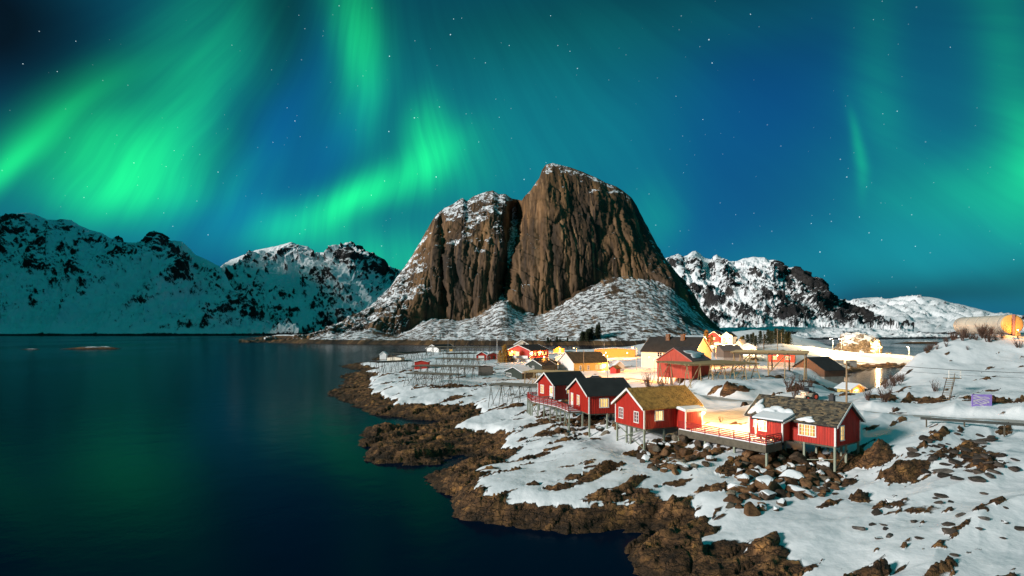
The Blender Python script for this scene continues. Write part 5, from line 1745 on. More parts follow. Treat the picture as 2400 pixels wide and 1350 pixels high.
# --- big black-roofed boathouse right of the racks
building('boathouse', 'large brown boathouse with wide black roof above the harbour', 'boathouse', (at(1872, 166)[0], 170), (at(1932, 160)[0], 160), 5.0, 8.0, 2.0, 3.2, 'brownwood', 'dkroof', None, .6, .5, 0.35, base_h_=2.5, corner=False)
# --- lit hut by the harbour
rT, WT, LT = building('hut', 'small yellow hut with snow roof glowing beside the harbour', 'hut', back(1994, 930, 4.0), back(2026, 928, 4.0), 4.0, 3.2, 1.7, .9, 'yellow', 'snow', None, .45, .4, 0.3, base_h_=.8, corner=False, windows=[('front', 1.0, .9, .6, .8, 'lit', 1, 1), ('front', 2.1, .9, .6, .8, 'lit', 1, 1)])

# ------------------------------------------------------------------ lamps
def lamp_light(root, loc, power, col, r=0.12):
    d = bpy.data.lights.new('lamp_light', 'POINT')
    d.energy = power * 6.5; d.color = col; d.shadow_soft_size = r
    o = bpy.data.objects.new('lamp_light', d)
    COL.objects.link(o); o.parent = root; o.location = loc
    return o


SODIUM = (1.0, 0.34, 0.05)
WARM = (1.0, 0.43, 0.11)
PALE = (1.0, 0.60, 0.25)


def uv_ball(r, n=8, m_=6):
    v = [(0, 0, -r)]; f = []
    for j in range(1, m_):
        t = math.pi * j / m_ - math.pi / 2
        for i in range(n):
            a = 2 * math.pi * i / n
            v.append((r * math.cos(t) * math.cos(a), r * math.cos(t) * math.sin(a), r * math.sin(t)))
    v.append((0, 0, r))
    for i in range(n):
        f.append([0, 1 + (i + 1) % n, 1 + i])
        f.append([len(v) - 1, len(v) - 1 - n + i, len(v) - 1 - n + (i + 1) % n])
    for j in range(m_ - 2):
        for i in range(n):
            a = 1 + j * n + i; b = 1 + j * n + (i + 1) % n
            f.append([a, b, b + n, a + n])
    return v, f


def wall_lamp(loc, label, power, col=WARM, size=0.16, mat='bulb'):
    r = empty('wall_lamp', loc, 0.0, label, 'lamp')
    MB().box(-.05, .05, -.05, .05, -.02, size * 1.6).build('bracket', M['dark'], r)
    v, f = uv_ball(size)
    g = link('bulb', raw_mesh('bulb', v, f, M[mat], True), r)
    g.location = (0, 0, -size * 0.9)
    lamp_light(r, (0, 0, -size * 2.3), power, col, size)
    return r


def street_lamp(px, d, z, h, label, power, col=SODIUM, arm=1.0, size=0.22, pm='metal'):
    x, y = world_of(px, d)
    z = gz(x, y) - 0.1 if z is None else z
    r = empty('street_lamp', (x, y, z), 0.0, label, 'street lamp')
    MB().bar((0, 0, 0), (0, 0, h), 0.09, 0.06, 8).build('post', M[pm], r)
    MB().bar((0, 0, h - .05), (-arm, -0.2, h + .15), 0.045, 0.04, 6).build('arm', M[pm], r)
    hd = MB().box(-arm - .35, -arm + .2, -.34, -.06, h + .08, h + .22).build('lamp_head', M[pm], r)
    v, f = uv_ball(size)
    g = link('bulb', raw_mesh('bulb', v, f, M['bulb'], True), r)
    g.location = (-arm - .05, -.2, h - .02); g.scale = (1, .7, .6)
    lamp_light(r, (-arm - .05, -.2, h - size - .12), power, col, size)
    return r


def wp(root, p):
    return root.matrix_basis @ Vector(p)


wall_lamp(wp(rD, (-1.95, pa1 - 0.5, 2.0)), 'glaring lamp on the porch wall of the slate-roofed cabin', 110, PALE)
wall_lamp(wp(rD, (WD * .4, LD + 0.5, 3.4)), 'glaring lamp at the yard end of the slate-roofed cabin', 900, PALE)
wall_lamp(wp(rB, (WB * .6, LB + .6, 3.6)), 'lamp under the far gable of the turf-roofed cabin', 900, WARM)
wall_lamp(wp(rB, (WB + 1.95, LB - 0.9, 2.0)), 'glaring lamp beside the annex of the turf-roofed cabin', 60, PALE)
wall_lamp(wp(rG, (WG + .2, 10.9, 2.4)), 'yellow lamp on the side wall of the yellow-lit house', 420, (1.0, 0.66, 0.16))
sx, sy, sz = back(1452, 858, 5.2)
wall_lamp((back(1452, 874, 5.2)[0], back(1452, 874, 5.2)[1] - .35, 7.4), 'starburst-bright lamp on the tiny pale shed', 700, WARM, .22)
wall_lamp(wp(rI, (2.6, -.35, 2.9)), 'orange lamp above the balcony of the red house', 520, SODIUM, .24)
wall_lamp(wp(rI, (WI + .35, 1.0, 2.6)), 'orange lamp at the corner of the red house', 800, SODIUM, .28)
wall_lamp(wp(rI, (WI + .35, 8.0, 2.7)), 'orange lamp midway on the side of the red house', 520, SODIUM, .24)
wall_lamp(wp(rH, (3.4, 5.0, 5.2)), 'orange lamp on the roof of the dark green house', 220, SODIUM, .24)
wall_lamp((world_of(1420, 250)[0], 250, 8.6), 'sodium lamp hanging before the orange-lit warehouse', 1500, SODIUM, .26)
wall_lamp((world_of(1470, 247)[0], 247, 8.6), 'sodium lamp at the right end of the orange-lit warehouse', 1500, SODIUM, .26)
wall_lamp((world_of(1312, 326)[0], 326, 8.0), 'orange lamp on the small ochre house', 1200, SODIUM, .3)
wall_lamp((world_of(1318, 223)[0], 223, 7.2), 'lamp on the cream lean-to', 500, WARM, .22)
wall_lamp((world_of(1706, 321)[0], 321, 13.6), 'blazing lamp on the tall white house of the slope', 3800, WARM, .34)
wall_lamp((world_of(1686, 336)[0], 336, 15.5), 'blazing lamp by the red house of the slope', 4200, WARM, .34)
wall_lamp((world_of(1740, 243)[0], 243, 11.6), 'blazing lamp on the small cream gabled house', 1500, WARM, .28)
wall_lamp((world_of(1752, 222)[0], 222, 11.2), 'white lamp behind the fish rack', 700, PALE, .22, 'bulb_w')
wall_lamp((world_of(1822, 181)[0], 181, 10.3), 'lamp on the red boat shed behind the fish rack', 350, WARM, .2)
wall_lamp(wp(rT, (1.6, -.3, 1.6)), 'orange lamp under the eave of the harbour hut', 90, SODIUM, .12)
street_lamp(1424, 152, None, 6.2, 'slim pale lamp post standing by the snowed-in car', 900, WARM)
street_lamp(1533, 134, None, 6.0, 'lamp post beside the left corner of the weathered barn', 1100, SODIUM, 1.2)
street_lamp(1952, 298, None, 7.5, 'floodlight post at the landward end of the quay', 13000, PALE, 1.4, .28)
street_lamp(1972, 318, None, 7.0, 'floodlight post between the lit rock and the quay', 8000, PALE, 1.2, .28)
street_lamp(2061, 335, None, 6.2, 'white lamp post midway along the quay', 7000, PALE, .8, .3, 'white')
street_lamp(2130, 312, None, 6.0, 'white lamp post at the seaward end of the quay', 5000, PALE, .8, .3, 'white')
street_lamp(1492, 172, None, 7.0, 'lamp post on the village lane before the large cream house', 1300, SODIUM, 1.2, .24)
street_lamp(1678, 168, None, 6.5, 'lamp post behind the ridge of the weathered barn', 1500, SODIUM, 1.2, .24)
street_lamp(1772, 172, None, 6.0, 'lamp post hidden behind the tall fish rack', 1500, SODIUM, 1.2, .24)
street_lamp(1352, 222, None, 6.5, 'lamp post between the red house and the yellow-lit house', 1100, SODIUM, 1.2, .24)
street_lamp(1655, 300, None, 6.0, 'lamp post behind the large cream house', 3500, WARM, 1.0, .3)
fl_ = wall_lamp((world_of(1730, 2050)[0], 2050, 26), 'lone pale light across the water below the right mountain', 3000, PALE, 2.2, 'bulb_w')

# ------------------------------------------------------------------ boulders
def boulder_mesh(seed, flat=0.75):
    rnd = random.Random(seed)
    bm = bmesh.new()
    for i in range(16):
        v = Vector((rnd.gauss(0, 1), rnd.gauss(0, 1), rnd.gauss(0, 1))).normalized() * rnd.uniform(0.82, 1.08)
        bm.verts.new((v.x, v.y * 0.85, v.z * flat))
    bmesh.ops.convex_hull(bm, input=bm.verts)
    loose = [v for v in bm.verts if not v.link_faces]
    bmesh.ops.delete(bm, geom=loose, context='VERTS')
    bmesh.ops.dissolve_limit(bm, angle_limit=math.radians(16), verts=bm.verts, edges=bm.edges)
    bmesh.ops.bevel(bm, geom=list(bm.edges), offset=0.07, segments=1, affect='EDGES', profile=0.6)
    bmesh.ops.recalc_face_normals(bm, faces=bm.faces)
    me = bpy.data.meshes.new('boulder')
    bm.to_mesh(me); bm.free()
    return me


BPROTO = []
for s_ in range(9):
    me = boulder_mesh(s_ + 3, 0.7)
    me.materials.append(M['b_dark']); BPROTO.append(me)
GPROTO = []
for s_ in range(7):
    me = boulder_mesh(s_ + 33, 0.45)
    me.materials.append(M['g_dark']); GPROTO.append(me)


def boulders(px, py, rx, ry, n, r0, r1, label, group, protos, seed, sink=0.25, rot=0.0, tilt=0.5, lift=0.0):
    rnd = random.Random(seed)
    k = 0; tries = 0; placed = []
    while k < n and tries < n * 14:
        tries += 1
        a = rnd.random() * 2 * math.pi; q_ = math.sqrt(rnd.random())
        ex = rx * q_ * math.cos(a); ey = ry * q_ * math.sin(a)
        cx = px + ex * math.cos(rot) - ey * math.sin(rot); cy = py + ex * math.sin(rot) + ey * math.cos(rot)
        p = hit(cx, cy)
        if p is None or p[2] < 0.15:
            continue
        r = r0 + (r1 - r0) * rnd.random() ** 1.6
        if any((p[0] - b[0]) ** 2 + (p[1] - b[1]) ** 2 < (0.62 * (r + b[2])) ** 2 for b in placed):
            continue
        placed.append((p[0], p[1], r))
        o = link('boulder', rnd.choice(protos))
        o.location = (p[0], p[1], p[2] + r * (0.35 - sink) + lift)
        o.rotation_euler = (rnd.uniform(-tilt, tilt), rnd.uniform(-tilt, tilt), rnd.random() * 6.28)
        o.scale = (r * rnd.uniform(.85, 1.25), r * rnd.uniform(.8, 1.1), r * rnd.uniform(.75, 1.15))
        q2 = (r - r0) / (r1 - r0)
        size = 'small' if q2 < .16 else 'middling' if q2 < .5 else 'large'
        if protos is BPROTO:
            tone = rnd.choices(('rusty brown', 'dark', 'pale'), (.55, .33, .12))[0]; key = 'b'
        else:
            tone = rnd.choices(('dark', 'greyish'), (.7, .3))[0]; key = 'g'
        cap = rnd.random() < (.3 if key == 'b' else .08)
        o.material_slots[0].link = 'OBJECT'
        o.material_slots[0].material = M[key + ('s_' if cap else '_') + tone]
        tag(o, f"{size} {tone} {'snow-capped' if cap else 'bare'} {label}", 'boulder', group)
        k += 1


boulders(1370, 1000, 80, 26, 34, .4, 1.0, 'boulder heaped beneath the wide deck and its cabin', 'boulders under the wide deck', BPROTO, 1)
boulders(1585, 1068, 85, 42, 52, .45, 1.2, 'boulder heaped beneath the turf-roofed cabin', 'boulders under the turf-roofed cabin', BPROTO, 2)
boulders(1690, 1095, 60, 34, 11, .25, .7, 'stone lying in snow below the yard deck railing', 'stones below the yard deck', BPROTO, 3, .35)
boulders(1850, 1112, 125, 54, 112, .5, 1.45, 'boulder in the heap below the slate-roofed cabin', 'boulders below the slate-roofed cabin', BPROTO, 4, .2, .12)
boulders(1770, 1170, 75, 34, 22, .5, 1.4, 'boulder half sunk at the lower end of the heap', 'boulders at the foot of the heap', BPROTO, 5)
boulders(2260, 1070, 130, 60, 52, .3, 1.1, 'flat stone jutting from the slope below the guard rail', 'flat stones below the guard rail', GPROTO, 6, .3, .1, .3)
boulders(2190, 1230, 200, 90, 26, .22, .8, 'stone in the smooth snow of the near slope', 'stones in the foreground snow', GPROTO, 7, .34, 0, .3)
boulders(1420, 1125, 130, 40, 9, .25, .6, 'stone on the snowy knob before the turf-roofed cabin', 'stones on the snowy knob', BPROTO, 8, .3)

# ------------------------------------------------------------------ fish drying racks
def rack(px0, d0, px1, d1, width, h, label, seed, mat='rackwood', step=2.6, npole=9, top_z=None, r=0.06, under=False):
    r *= 1.35 if mat == 'rackwood' else 1.0; npole = int(npole * 1.5)
    """flat drying rack: A-frame trestles in two rows, cross beams, poles lying on top"""
    rnd = random.Random(seed)
    a = Vector((*world_of(px0, d0), 0)); b = Vector((*world_of(px1, d1), 0))
    ln = (b - a).length
    rz = math.atan2(b.y - a.y, b.x - a.x)
    g0 = gz((a.x + b.x) / 2, (a.y + b.y) / 2)
    root = empty('fish_rack', (a.x, a.y, g0), rz, label, 'fish rack')
    mw = Matrix.Translation(root.location) @ Matrix.Rotation(rz, 4, 'Z')
    zt = h if top_z is None else top_z - g0

    def ground(x, y):
        w = mw @ Vector((x, y, 0))
        return gz(w.x, w.y) - g0 - 0.15
    n = max(2, int(round(ln / step)))
    for row in (0.0, width):
        for i in range(n + 1):
            x = ln * i / n + rnd.uniform(-.25, .25)
            sp = 0.9 + rnd.uniform(-.2, .4)
            for sgn in (-1, 1):
                yy = row + sgn * sp
                gx = x + rnd.uniform(-.3, .3)
                pole('leg', (gx, yy, ground(gx, yy)), (x, row - sgn * 0.12, zt + rnd.uniform(.0, .25)), r, M[mat], root)
            if i % 2 == 0:
                pole('tie', (x, row - sp * .55, zt * .45), (x, row + sp * .55, zt * .45 + rnd.uniform(-.1, .1)), r * .8, M[mat], root)
    for i in range(n + 1):
        x = ln * i / n
        pole('cross_beam', (x, -0.6, zt - .06), (x, width + .6, zt - .04), r * 1.05, M[mat], root)
    for row in (0.0, width):
        pole('beam', (-.6, row, zt - .12), (ln + .6, row, zt - .10), r * 1.2, M[mat], root)
        for i in range(0, n, 2):
            x = ln * i / n
            pole('brace', (x, row, ground(x, row) + .2), (x + ln / n, row, zt - .2), r * .85, M[mat], root)
    for k in range(npole):
        y = -.5 + (width + 1.0) * k / (npole - 1) + rnd.uniform(-.1, .1)
        e0 = rnd.uniform(-.8, .0); e1 = rnd.uniform(.0, .8)
        pole('pole', (e0, y, zt + .06 + rnd.uniform(0, .05)), (ln + e1, y + rnd.uniform(-.15, .15), zt + .07 + rnd.uniform(0, .05)), r * .9, M[mat], root)
    if under:
        for k in range(npole):
            y = -.4 + (width + .8) * k / (npole - 1) + rnd.uniform(-.1, .1)
            pole('hanging_pole', (rnd.uniform(-.3, .3), y, zt - .32), (ln + rnd.uniform(-.3, .3), y, zt - .30), r * .8, M['rackdark'], root)
    return root


rack(1612, 110, 1772, 114, 11.0, 3.3, 'straw-coloured fish rack on the snowy bank right of the barn', 1, 'rackwood', 2.6, 22, top_z=11.4, r=.075)
rack(1718, 134, 1886, 127, 13.0, 4.2, 'tall fish rack carrying a thick dark top above the path', 2, 'rackwood', 4.0, 26, top_z=12.9, r=.095, under=True)
rack(1152, 117, 1262, 112, 5.0, 3.6, 'grey fish rack standing on snow left of the decked cabins', 3, 'rackdark', 2.2, 9, r=.06)
rack(1232, 140, 1338, 136, 6.0, 3.0, 'pale fish rack between the green house and the decked cabins', 4, 'rackwood', 2.6, 12, r=.06)
rack(968, 165, 1108, 160, 6.0, 3.6, 'long grey fish rack before the red snow-roofed shed', 5, 'rackdark', 2.2, 10, r=.065)
rack(1022, 196, 1120, 190, 6.0, 4.0, 'grey fish rack right of the red snow-roofed shed', 6, 'rackdark', 2.4, 8, r=.07)
rack(888, 205, 968, 215, 6.0, 3.6, 'grey fish rack beside the tiny white hut', 7, 'rackdark', 2.4, 8, r=.07)
rack(955, 148, 1055, 142, 4.0, 3.2, 'low grey fish rack at the edge of the snowy shelf', 8, 'rackdark', 2.4, 7, r=.06)
rack(1000, 330, 1150, 320, 9.0, 4.0, 'far fish rack before the white fish house', 9, 'rackdark', 4.5, 7, r=.11)
rack(945, 270, 1010, 290, 7.0, 3.6, 'far fish rack between the tiny hut and the fish house', 10, 'rackdark', 3.5, 6, r=.10)
rack(1050, 250, 1112, 255, 7.0, 3.6, 'far fish rack left of the red garage', 11, 'rackdark', 3.5, 6, r=.10)

# ------------------------------------------------------------------ poles and wires
def utility_pole(px, d, top_py, label, mat='polewood', r=0.14, arms=True, base=None):
    x, y = world_of(px, d)
    g_ = (gz(x, y) - .3) if base is None else base
    zt = CAMZ - (top_py - HZ) / F * d
    o = empty('utility_pole', (x, y, g_), 0.3, label, 'pole')
    MB().bar((0, 0, 0), (0.0, 0, zt - g_), r, r * .7, 8).build('post', M[mat], o)
    if arms:
        MB().box(-.7, .7, -.06, .06, zt - g_ - .5, zt - g_ - .38).build('crossarm', M[mat], o)
        for k in (-.55, .0, .55):
            MB().bar((k, 0, zt - g_ - .38), (k, 0, zt - g_ - .2), .05, .03, 6).build('insulator', M['white'], o)
    return (x, y, zt)


pA = utility_pole(1984, 86, 846, 'brown utility pole rising behind the chimney of the slate-roofed cabin', 'polewood', .15, False)
pB = utility_pole(2620, 74, 800, 'utility pole on the roadside right of the hill', 'polewood', .15, True)
utility_pole(1790, 225, 776, 'dark utility pole rising behind the tall fish rack', 'bark', .16)
utility_pole(1822, 230, 771, 'pale utility pole rising by the conifers', 'polewood', .16)
utility_pole(1831, 300, 779, 'short thin pole among the conifers', 'polewood', .14, False)
utility_pole(1368, 176, 820, 'wooden pole against the yellow-lit house wall', 'polewood', .12, False)
utility_pole(1416, 190, 803, 'tall thin pole behind the yellow-lit house', 'metal', .09, False)
utility_pole(1165, 258, 788, 'thin flagpole behind the red shed and garage', 'white', .10, False)
utility_pole(1147, 262, 802, 'dark post behind the garage', 'bark', .12, False)
utility_pole(1050, 385, 783, 'aerial mast on the white fish house', 'metal', .10, False)


def wire(a, b, sag, label, r=0.025):
    a = Vector(a); b = Vector(b)
    pts = []
    n = 24
    for i in range(n + 1):
        t = i / n
        p = a.lerp(b, t); p.z -= sag * 4 * t * (1 - t)
        pts.append(p)
    mb = MB()
    for p, q_ in zip(pts[:-1], pts[1:]):
        mb.bar(p, q_, r, r, 5)
    o = mb.build('power_line', M['dark'], None)
    tag(o, label, 'power line')


wire(pA, (pB[0], pB[1], pB[2] - 4.3), 0.5, 'upper power line crossing the snowy hill from the brown pole', .035)
wire((pA[0], pA[1], pA[2] - .7), (pB[0], pB[1], pB[2] - 5.0), 0.5, 'lower thinner power line crossing the snowy hill', .02)

# ------------------------------------------------------------------ road, guard rail
def ribbon(pts, w, lift):
    P_ = []
    for (p, q_) in zip(pts[:-1], pts[1:]):
        for i in range(14):
            t = i / 14
            P_.append(Vector((p[0] + (q_[0] - p[0]) * t, p[1] + (q_[1] - p[1]) * t)))
    P_.append(Vector(pts[-1]))
    rows = []
    for i, p in enumerate(P_):
        d = (P_[min(i + 1, len(P_) - 1)] - P_[max(i - 1, 0)]).normalized()
        nrm = Vector((-d.y, d.x))
        row = []
        for k in range(7):
            q_ = p + nrm * w * (k / 6 - .5)
            row.append((q_.x, q_.y, gz(q_.x, q_.y) + lift - (.25 if k in (0, 6) else 0)))
        rows.append(row)
    A_ = np.array(rows)
    A_[:, 1:6, 2] = 0.55 * A_[:, 1:6, 2] + 0.45 * A_[:, 1:6, 2].mean(axis=1, keepdims=True)
    for _ in range(3):
        A_[1:-1, :, 2] = (A_[:-2, :, 2] + A_[1:-1, :, 2] + A_[2:, :, 2]) / 3
    return A_


rd = grid_mesh('road', ribbon([(p[0], p[1]) for p in ROAD], 4.2, 0.05), M['road'])
tag(link('road', rd), 'packed snow road passing behind the cabins', None, None, 'structure')
gr = empty('guard_rail', (0, 0, 0), 0, 'long dull green-grey guard rail edging the snowy road', 'guard rail')
g0 = back(2157, 983, 7.3); g1 = back(2420, 1000, 7.3)
v0 = Vector((g0[0], g0[1], 7.45)); v1 = Vector((g1[0], g1[1], 7.45))
v1 = v0 + (v1 - v0) * 1.6
dv = (v1 - v0); L_ = dv.length; dn = dv.normalized(); nn = Vector((dn.y, -dn.x, 0))
rmb = MB()
prof_ = [(0, 0.16), (.05, .12), (.05, .05), (0, .02), (0, -.02), (.05, -.05), (.05, -.12), (0, -.16), (-.012, -.16), (-.012, .16)]
b_ = 0
for s_ in (0.0, L_):
    for (o_, zz) in prof_:
        p = v0 + dn * s_ + nn * o_
        rmb.v.append((p.x, p.y, p.z + zz))
k = len(prof_)
for i in range(k):
    j = (i + 1) % k
    rmb.f.append([i, j, k + j, k + i])
rmb.f.append(list(range(k))); rmb.f.append(list(range(k, 2 * k)))
rmb.build('rail', M['guard'], gr)
i = 0.6
while i < L_:
    p = v0 + dn * i - nn * .1
    beam('post', (p.x, p.y, gz(p.x, p.y) - .2), (p.x, p.y, p.z + .14), .12, .10, M['stilt_d'], gr)
    i += 3.6

# ------------------------------------------------------------------ tank on the hill
e1 = Vector((*world_of(2372, 122), CAMZ - (760 - HZ) / F * 122)); e0 = Vector((*world_of(2256, 141), CAMZ - (763 - HZ) / F * 141))
tk = empty('storage_tank', (e0.x, e0.y, gz(e0.x, e0.y)), 0, 'long pale cylindrical tank with orange-lit end on the snowy hill', 'tank')
lo = Vector(tk.location)
ax = (e1 - e0); Lt = ax.length; ax.normalize()
side = ax.cross(Vector((0, 0, 1))).normalized(); up = side.cross(ax)
R_ = 2.05
v = []; f = []
nseg = 28
prof_ = [(-.55, .35), (-.42, .7), (-.2, .92), (0, 1.0)] + [(Lt * t, 1.0) for t in (.2, .4, .6, .8)] + [(Lt - .05, 1.0)]
for (s_, rr) in prof_:
    for i in range(nseg):
        a = 2 * math.pi * i / nseg
        p = e0 + ax * s_ + (side * math.cos(a) + up * math.sin(a)) * R_ * rr - lo
        v.append(tuple(p))
for j in range(len(prof_) - 1):
    for i in range(nseg):
        f.append([j * nseg + i, j * nseg + (i + 1) % nseg, (j + 1) * nseg + (i + 1) % nseg, (j + 1) * nseg + i])
f.append(list(range(nseg))[::-1])
link('shell', raw_mesh('shell', v, f, M['tank'], True), tk)
v = []; f = []
for (s_, rr) in [(Lt - .05, 1.02), (Lt + .06, 1.02), (Lt + .22, .9), (Lt + .36, .6), (Lt + .42, .25)]:
    for i in range(nseg):
        a = 2 * math.pi * i / nseg
        v.append(tuple(e0 + ax * s_ + (side * math.cos(a) + up * math.sin(a)) * R_ * rr - lo))
for j in range(4):
    for i in range(nseg):
        f.append([j * nseg + i, j * nseg + (i + 1) % nseg, (j + 1) * nseg + (i + 1) % nseg, (j + 1) * nseg + i])
f.append(list(range(4 * nseg, 5 * nseg)))
link('end_cap', raw_mesh('end_cap', v, f, M['tank_end'], True), tk)
for t in (.06, .28, .5, .72, .94):
    pc = e0 + ax * Lt * t - lo
    ring = MB()
    for i in range(28):
        a0 = 2 * math.pi * i / 28; a1 = 2 * math.pi * (i + 1) / 28
        ring.bar(pc + (side * math.cos(a0) + up * math.sin(a0)) * R_ * 1.005, pc + (side * math.cos(a1) + up * math.sin(a1)) * R_ * 1.005, .05, .05, 4)
    ring.build('seam_band', M['metal'], tk)
c = e0 + ax * (Lt + .5) - lo
beam('strap', c - up * 2.2, c + up * 2.1, .5, .12, M['rust'], tk)
beam('ladder', c - up * 2.2 + side * .3, c + up * 1.2 + side * .3, .1, .1, M['dark'], tk)
for t in (.12, .5, .88):
    p = e0 + ax * Lt * t - lo
    b2 = MB()
    q0 = p - up * 1.5
    beam('saddle', q0 + side * 1.1 - up * .2, Vector((q0.x, q0.y, 0)) + side * 1.1 - Vector((0, 0, .6)), .5, .5, M['concrete'], tk)
    beam('saddle', q0 - side * 1.1 - up * .2, Vector((q0.x, q0.y, 0)) - side * 1.1 - Vector((0, 0, .6)), .5, .5, M['concrete'], tk)
tl = e1 + ax * 2.6 - Vector((0, 0, 0.2)) + side * 0.4
wall_lamp((tl.x, tl.y, tl.z - .9), 'small orange lamp box before the tank end', 120, SODIUM, .14)
bx_ = empty('control_box', (tl.x, tl.y, gz(tl.x, tl.y) - .1), 0, 'orange-lit small box on a stand below the tank end', 'box')
hz_ = max(0.6, tl.z - 1.6 - gz(tl.x, tl.y))
MB().box(-.35, .35, -.25, .25, hz_ - .6, hz_ + .1).build('cabinet', M['tank_end'], bx_)
MB().box(-.08, .08, -.08, .08, 0, hz_ - .6).build('stand', M['dark'], bx_)

# ------------------------------------------------------------------ purple board, stairs
c0 = back(2277, 962, 7.3); c1 = back(2324, 962, 7.3)
pbd = empty('notice_board', (c0[0], c0[1], 7.2), rot_z(c0, c1), 'purple notice board with pale wavy print by the roadside outcrop', 'board')
wd = math.hypot(c1[0] - c0[0], c1[1] - c0[1])
MB().box(0, wd, -.04, .04, .65, 2.25).build('panel', M['purple'], pbd)
for sx_ in (.3, wd - .3):
    MB().box(sx_ - .07, sx_ + .07, .045, .16, -.5, 2.0).build('leg', M['greywood'], pbd)
fr_ = Frame(Vector((0, -.04, 0)), Vector((1, 0, 0)), Vector((0, -1, 0)))
rnd = random.Random(5)
for row in range(7):
    pts = []
    z = 0.85 + row * .18
    x = .15 + .05 * rnd.random()
    mb = MB()
    amp_ = .05 + .05 * rnd.random(); ph = rnd.random() * 6
    x1_ = wd - .2 - rnd.random() * (.9 if row < 3 else .2)
    prev = None
    while x < x1_:
        zz = z + amp_ * math.sin(x * 4.2 + ph) + .12 * math.sin(x * 1.7 + 1)
        if prev:
            mb.quad([(prev[0], -.046, prev[1] - .045), (x, -.046, zz - .045), (x, -.046, zz + .045), (prev[0], -.046, prev[1] + .045)])
        prev = (x, zz); x += .08
    mb.build('print_line', M['print'], pbd)
s0 = back(2212, 949, 7.4); s1 = Vector((*world_of(2228, 88), 10.6))
st = empty('stairs', (s0[0], s0[1], 7.2), 0, 'steep wooden stairs with white top rail up the snowy outcrop', 'stairs')
dvs = Vector((s1.x - s0[0], s1.y - s0[1], s1.z - 7.2))
sdv = Vector((dvs.y, -dvs.x, 0)).normalized() * .5
for sg in (-1, 1):
    beam('stringer', sdv * sg, dvs + sdv * sg, .07, .16, M['brownwood'], st)
for i in range(1, 13):
    p = dvs * (i / 13)
    beam('tread', p - sdv, p + sdv, .22, .05, M['polewood'], st)
MB().box(dvs.x - .6, dvs.x + 1.4, dvs.y - .4, dvs.y + .8, dvs.z - .02, dvs.z + .08).build('landing', M['polewood'], st)
for kx in (-.5, 1.3):
    beam('rail_post', (dvs.x + kx, dvs.y - .3, dvs.z + .08), (dvs.x + kx, dvs.y - .3, dvs.z + 1.3), .09, .09, M['white'], st)
for kz in (.5, .9, 1.25):
    beam('handrail', (dvs.x - .55, dvs.y - .38, dvs.z + kz), (dvs.x + 1.35, dvs.y - .38, dvs.z + kz), .05, .08, M['white'], st)
beam('handrail', sdv * 1.05 + Vector((0, 0, .9)), dvs + sdv * 1.05 + Vector((0, 0, .9)), .06, .06, M['polewood'], st)
for t in (.1, .5, .9):
    beam('rail_post', dvs * t + sdv * 1.05, dvs * t + sdv * 1.05 + Vector((0, 0, .9)), .06, .06, M['polewood'], st)

# ------------------------------------------------------------------ tractor and car
tp = hit(1893, 938) or back(1893, 938, 7.2)
tr = empty('tractor', (tp[0], tp[1], tp[2]), 0.35, 'small pale loader tractor parked in snow behind the slate roof', 'tractor')
MB().box(-.9, 1.1, -.5, .5, .55, 1.15).box(-1.0, -.3, -.42, .42, 1.15, 1.35).build('body', M['tractor'], tr)
MB().box(.1, 1.1, -.48, .48, 1.15, 1.3).build('engine_cover', M['dark'], tr)
for (x_, y_) in ((-.25, -.45), (-.25, .45), (.75, -.45), (.75, .45)):
    MB().bar((x_, y_, 1.15), (x_, y_, 2.05), .035, .035, 6).build('cab_post', M['dark'], tr)
MB().box(-.35, .85, -.55, .55, 2.05, 2.15).build('cab_roof', M['dark'], tr)
MB().box(-.27, -.24, -.40, .40, 1.36, 2.0).build('windscreen', M['glass'], tr)
MB().box(0.1, .55, -.25, .25, 1.3, 1.5).build('seat', M['rubber'], tr)
for (x_, r_) in ((-.75, .38), (.85, .58)):
    for y_ in (-.62, .62):
        w_ = MB().bar((x_, y_ - .16, r_), (x_, y_ + .16, r_), r_, r_, 16).build('wheel', M['rubber'], tr)
        MB().bar((x_, y_ - .18, r_), (x_, y_ + .18, r_), r_ * .5, r_ * .5, 12).build('rim', M['orange_p'], w_)
MB().prism([(-1.35, .25), (-1.9, .2), (-1.95, .28), (-1.45, .8), (-1.3, .8)], 'y', -.8, .8).build('bucket', M['tractor'], tr)
for y_ in (-.4, .4):
    beam('loader_arm', (-1.4, y_, .5), (-.2, y_, 1.3), .1, .12, M['orange_p'], tr)
for y_ in (-.25, .25):
    MB().box(-1.06, -1.0, y_ - .08, y_ + .08, 1.0, 1.14).build('headlight', M['lit_dim'], tr)

cpos = hit(1394, 893) or back(1394, 893, 5)
car = empty('parked_car', (cpos[0], cpos[1], cpos[2]), 2.9, 'dark car parked in snow beside the yellow-lit house', 'car')
MB().prism([(-2.1, .35), (2.1, .35), (2.15, .75), (1.2, .9), (.6, 1.38), (-1.0, 1.42), (-1.7, .95), (-2.15, .85)], 'y', -.85, .85).build('body', M['dark'], car)
MB().prism([(-.95, .97), (1.05, .93), (.55, 1.33), (-.9, 1.36)], 'y', -.865, .865).build('side_window', M['glass'], car)
MB().prism([(-1.1, 1.43), (.6, 1.40), (.5, 1.5), (-1.0, 1.54)], 'y', -.75, .75).build('roof_snow', M['snow'], car)
for x_ in (-1.35, 1.35):
    for y_ in (-.78, .78):
        w_ = MB().bar((x_, y_ - .1, .32), (x_, y_ + .1, .32), .32, .32, 14).build('wheel', M['rubber'], car)
        MB().bar((x_, y_ - .12, .32), (x_, y_ + .12, .32), .18, .18, 10).build('rim', M['metal'], w_)
for y_ in (-.6, .6):
    MB().box(2.1, 2.17, y_ - .15, y_ + .15, .62, .74).build('headlight', M['curtain'], car)

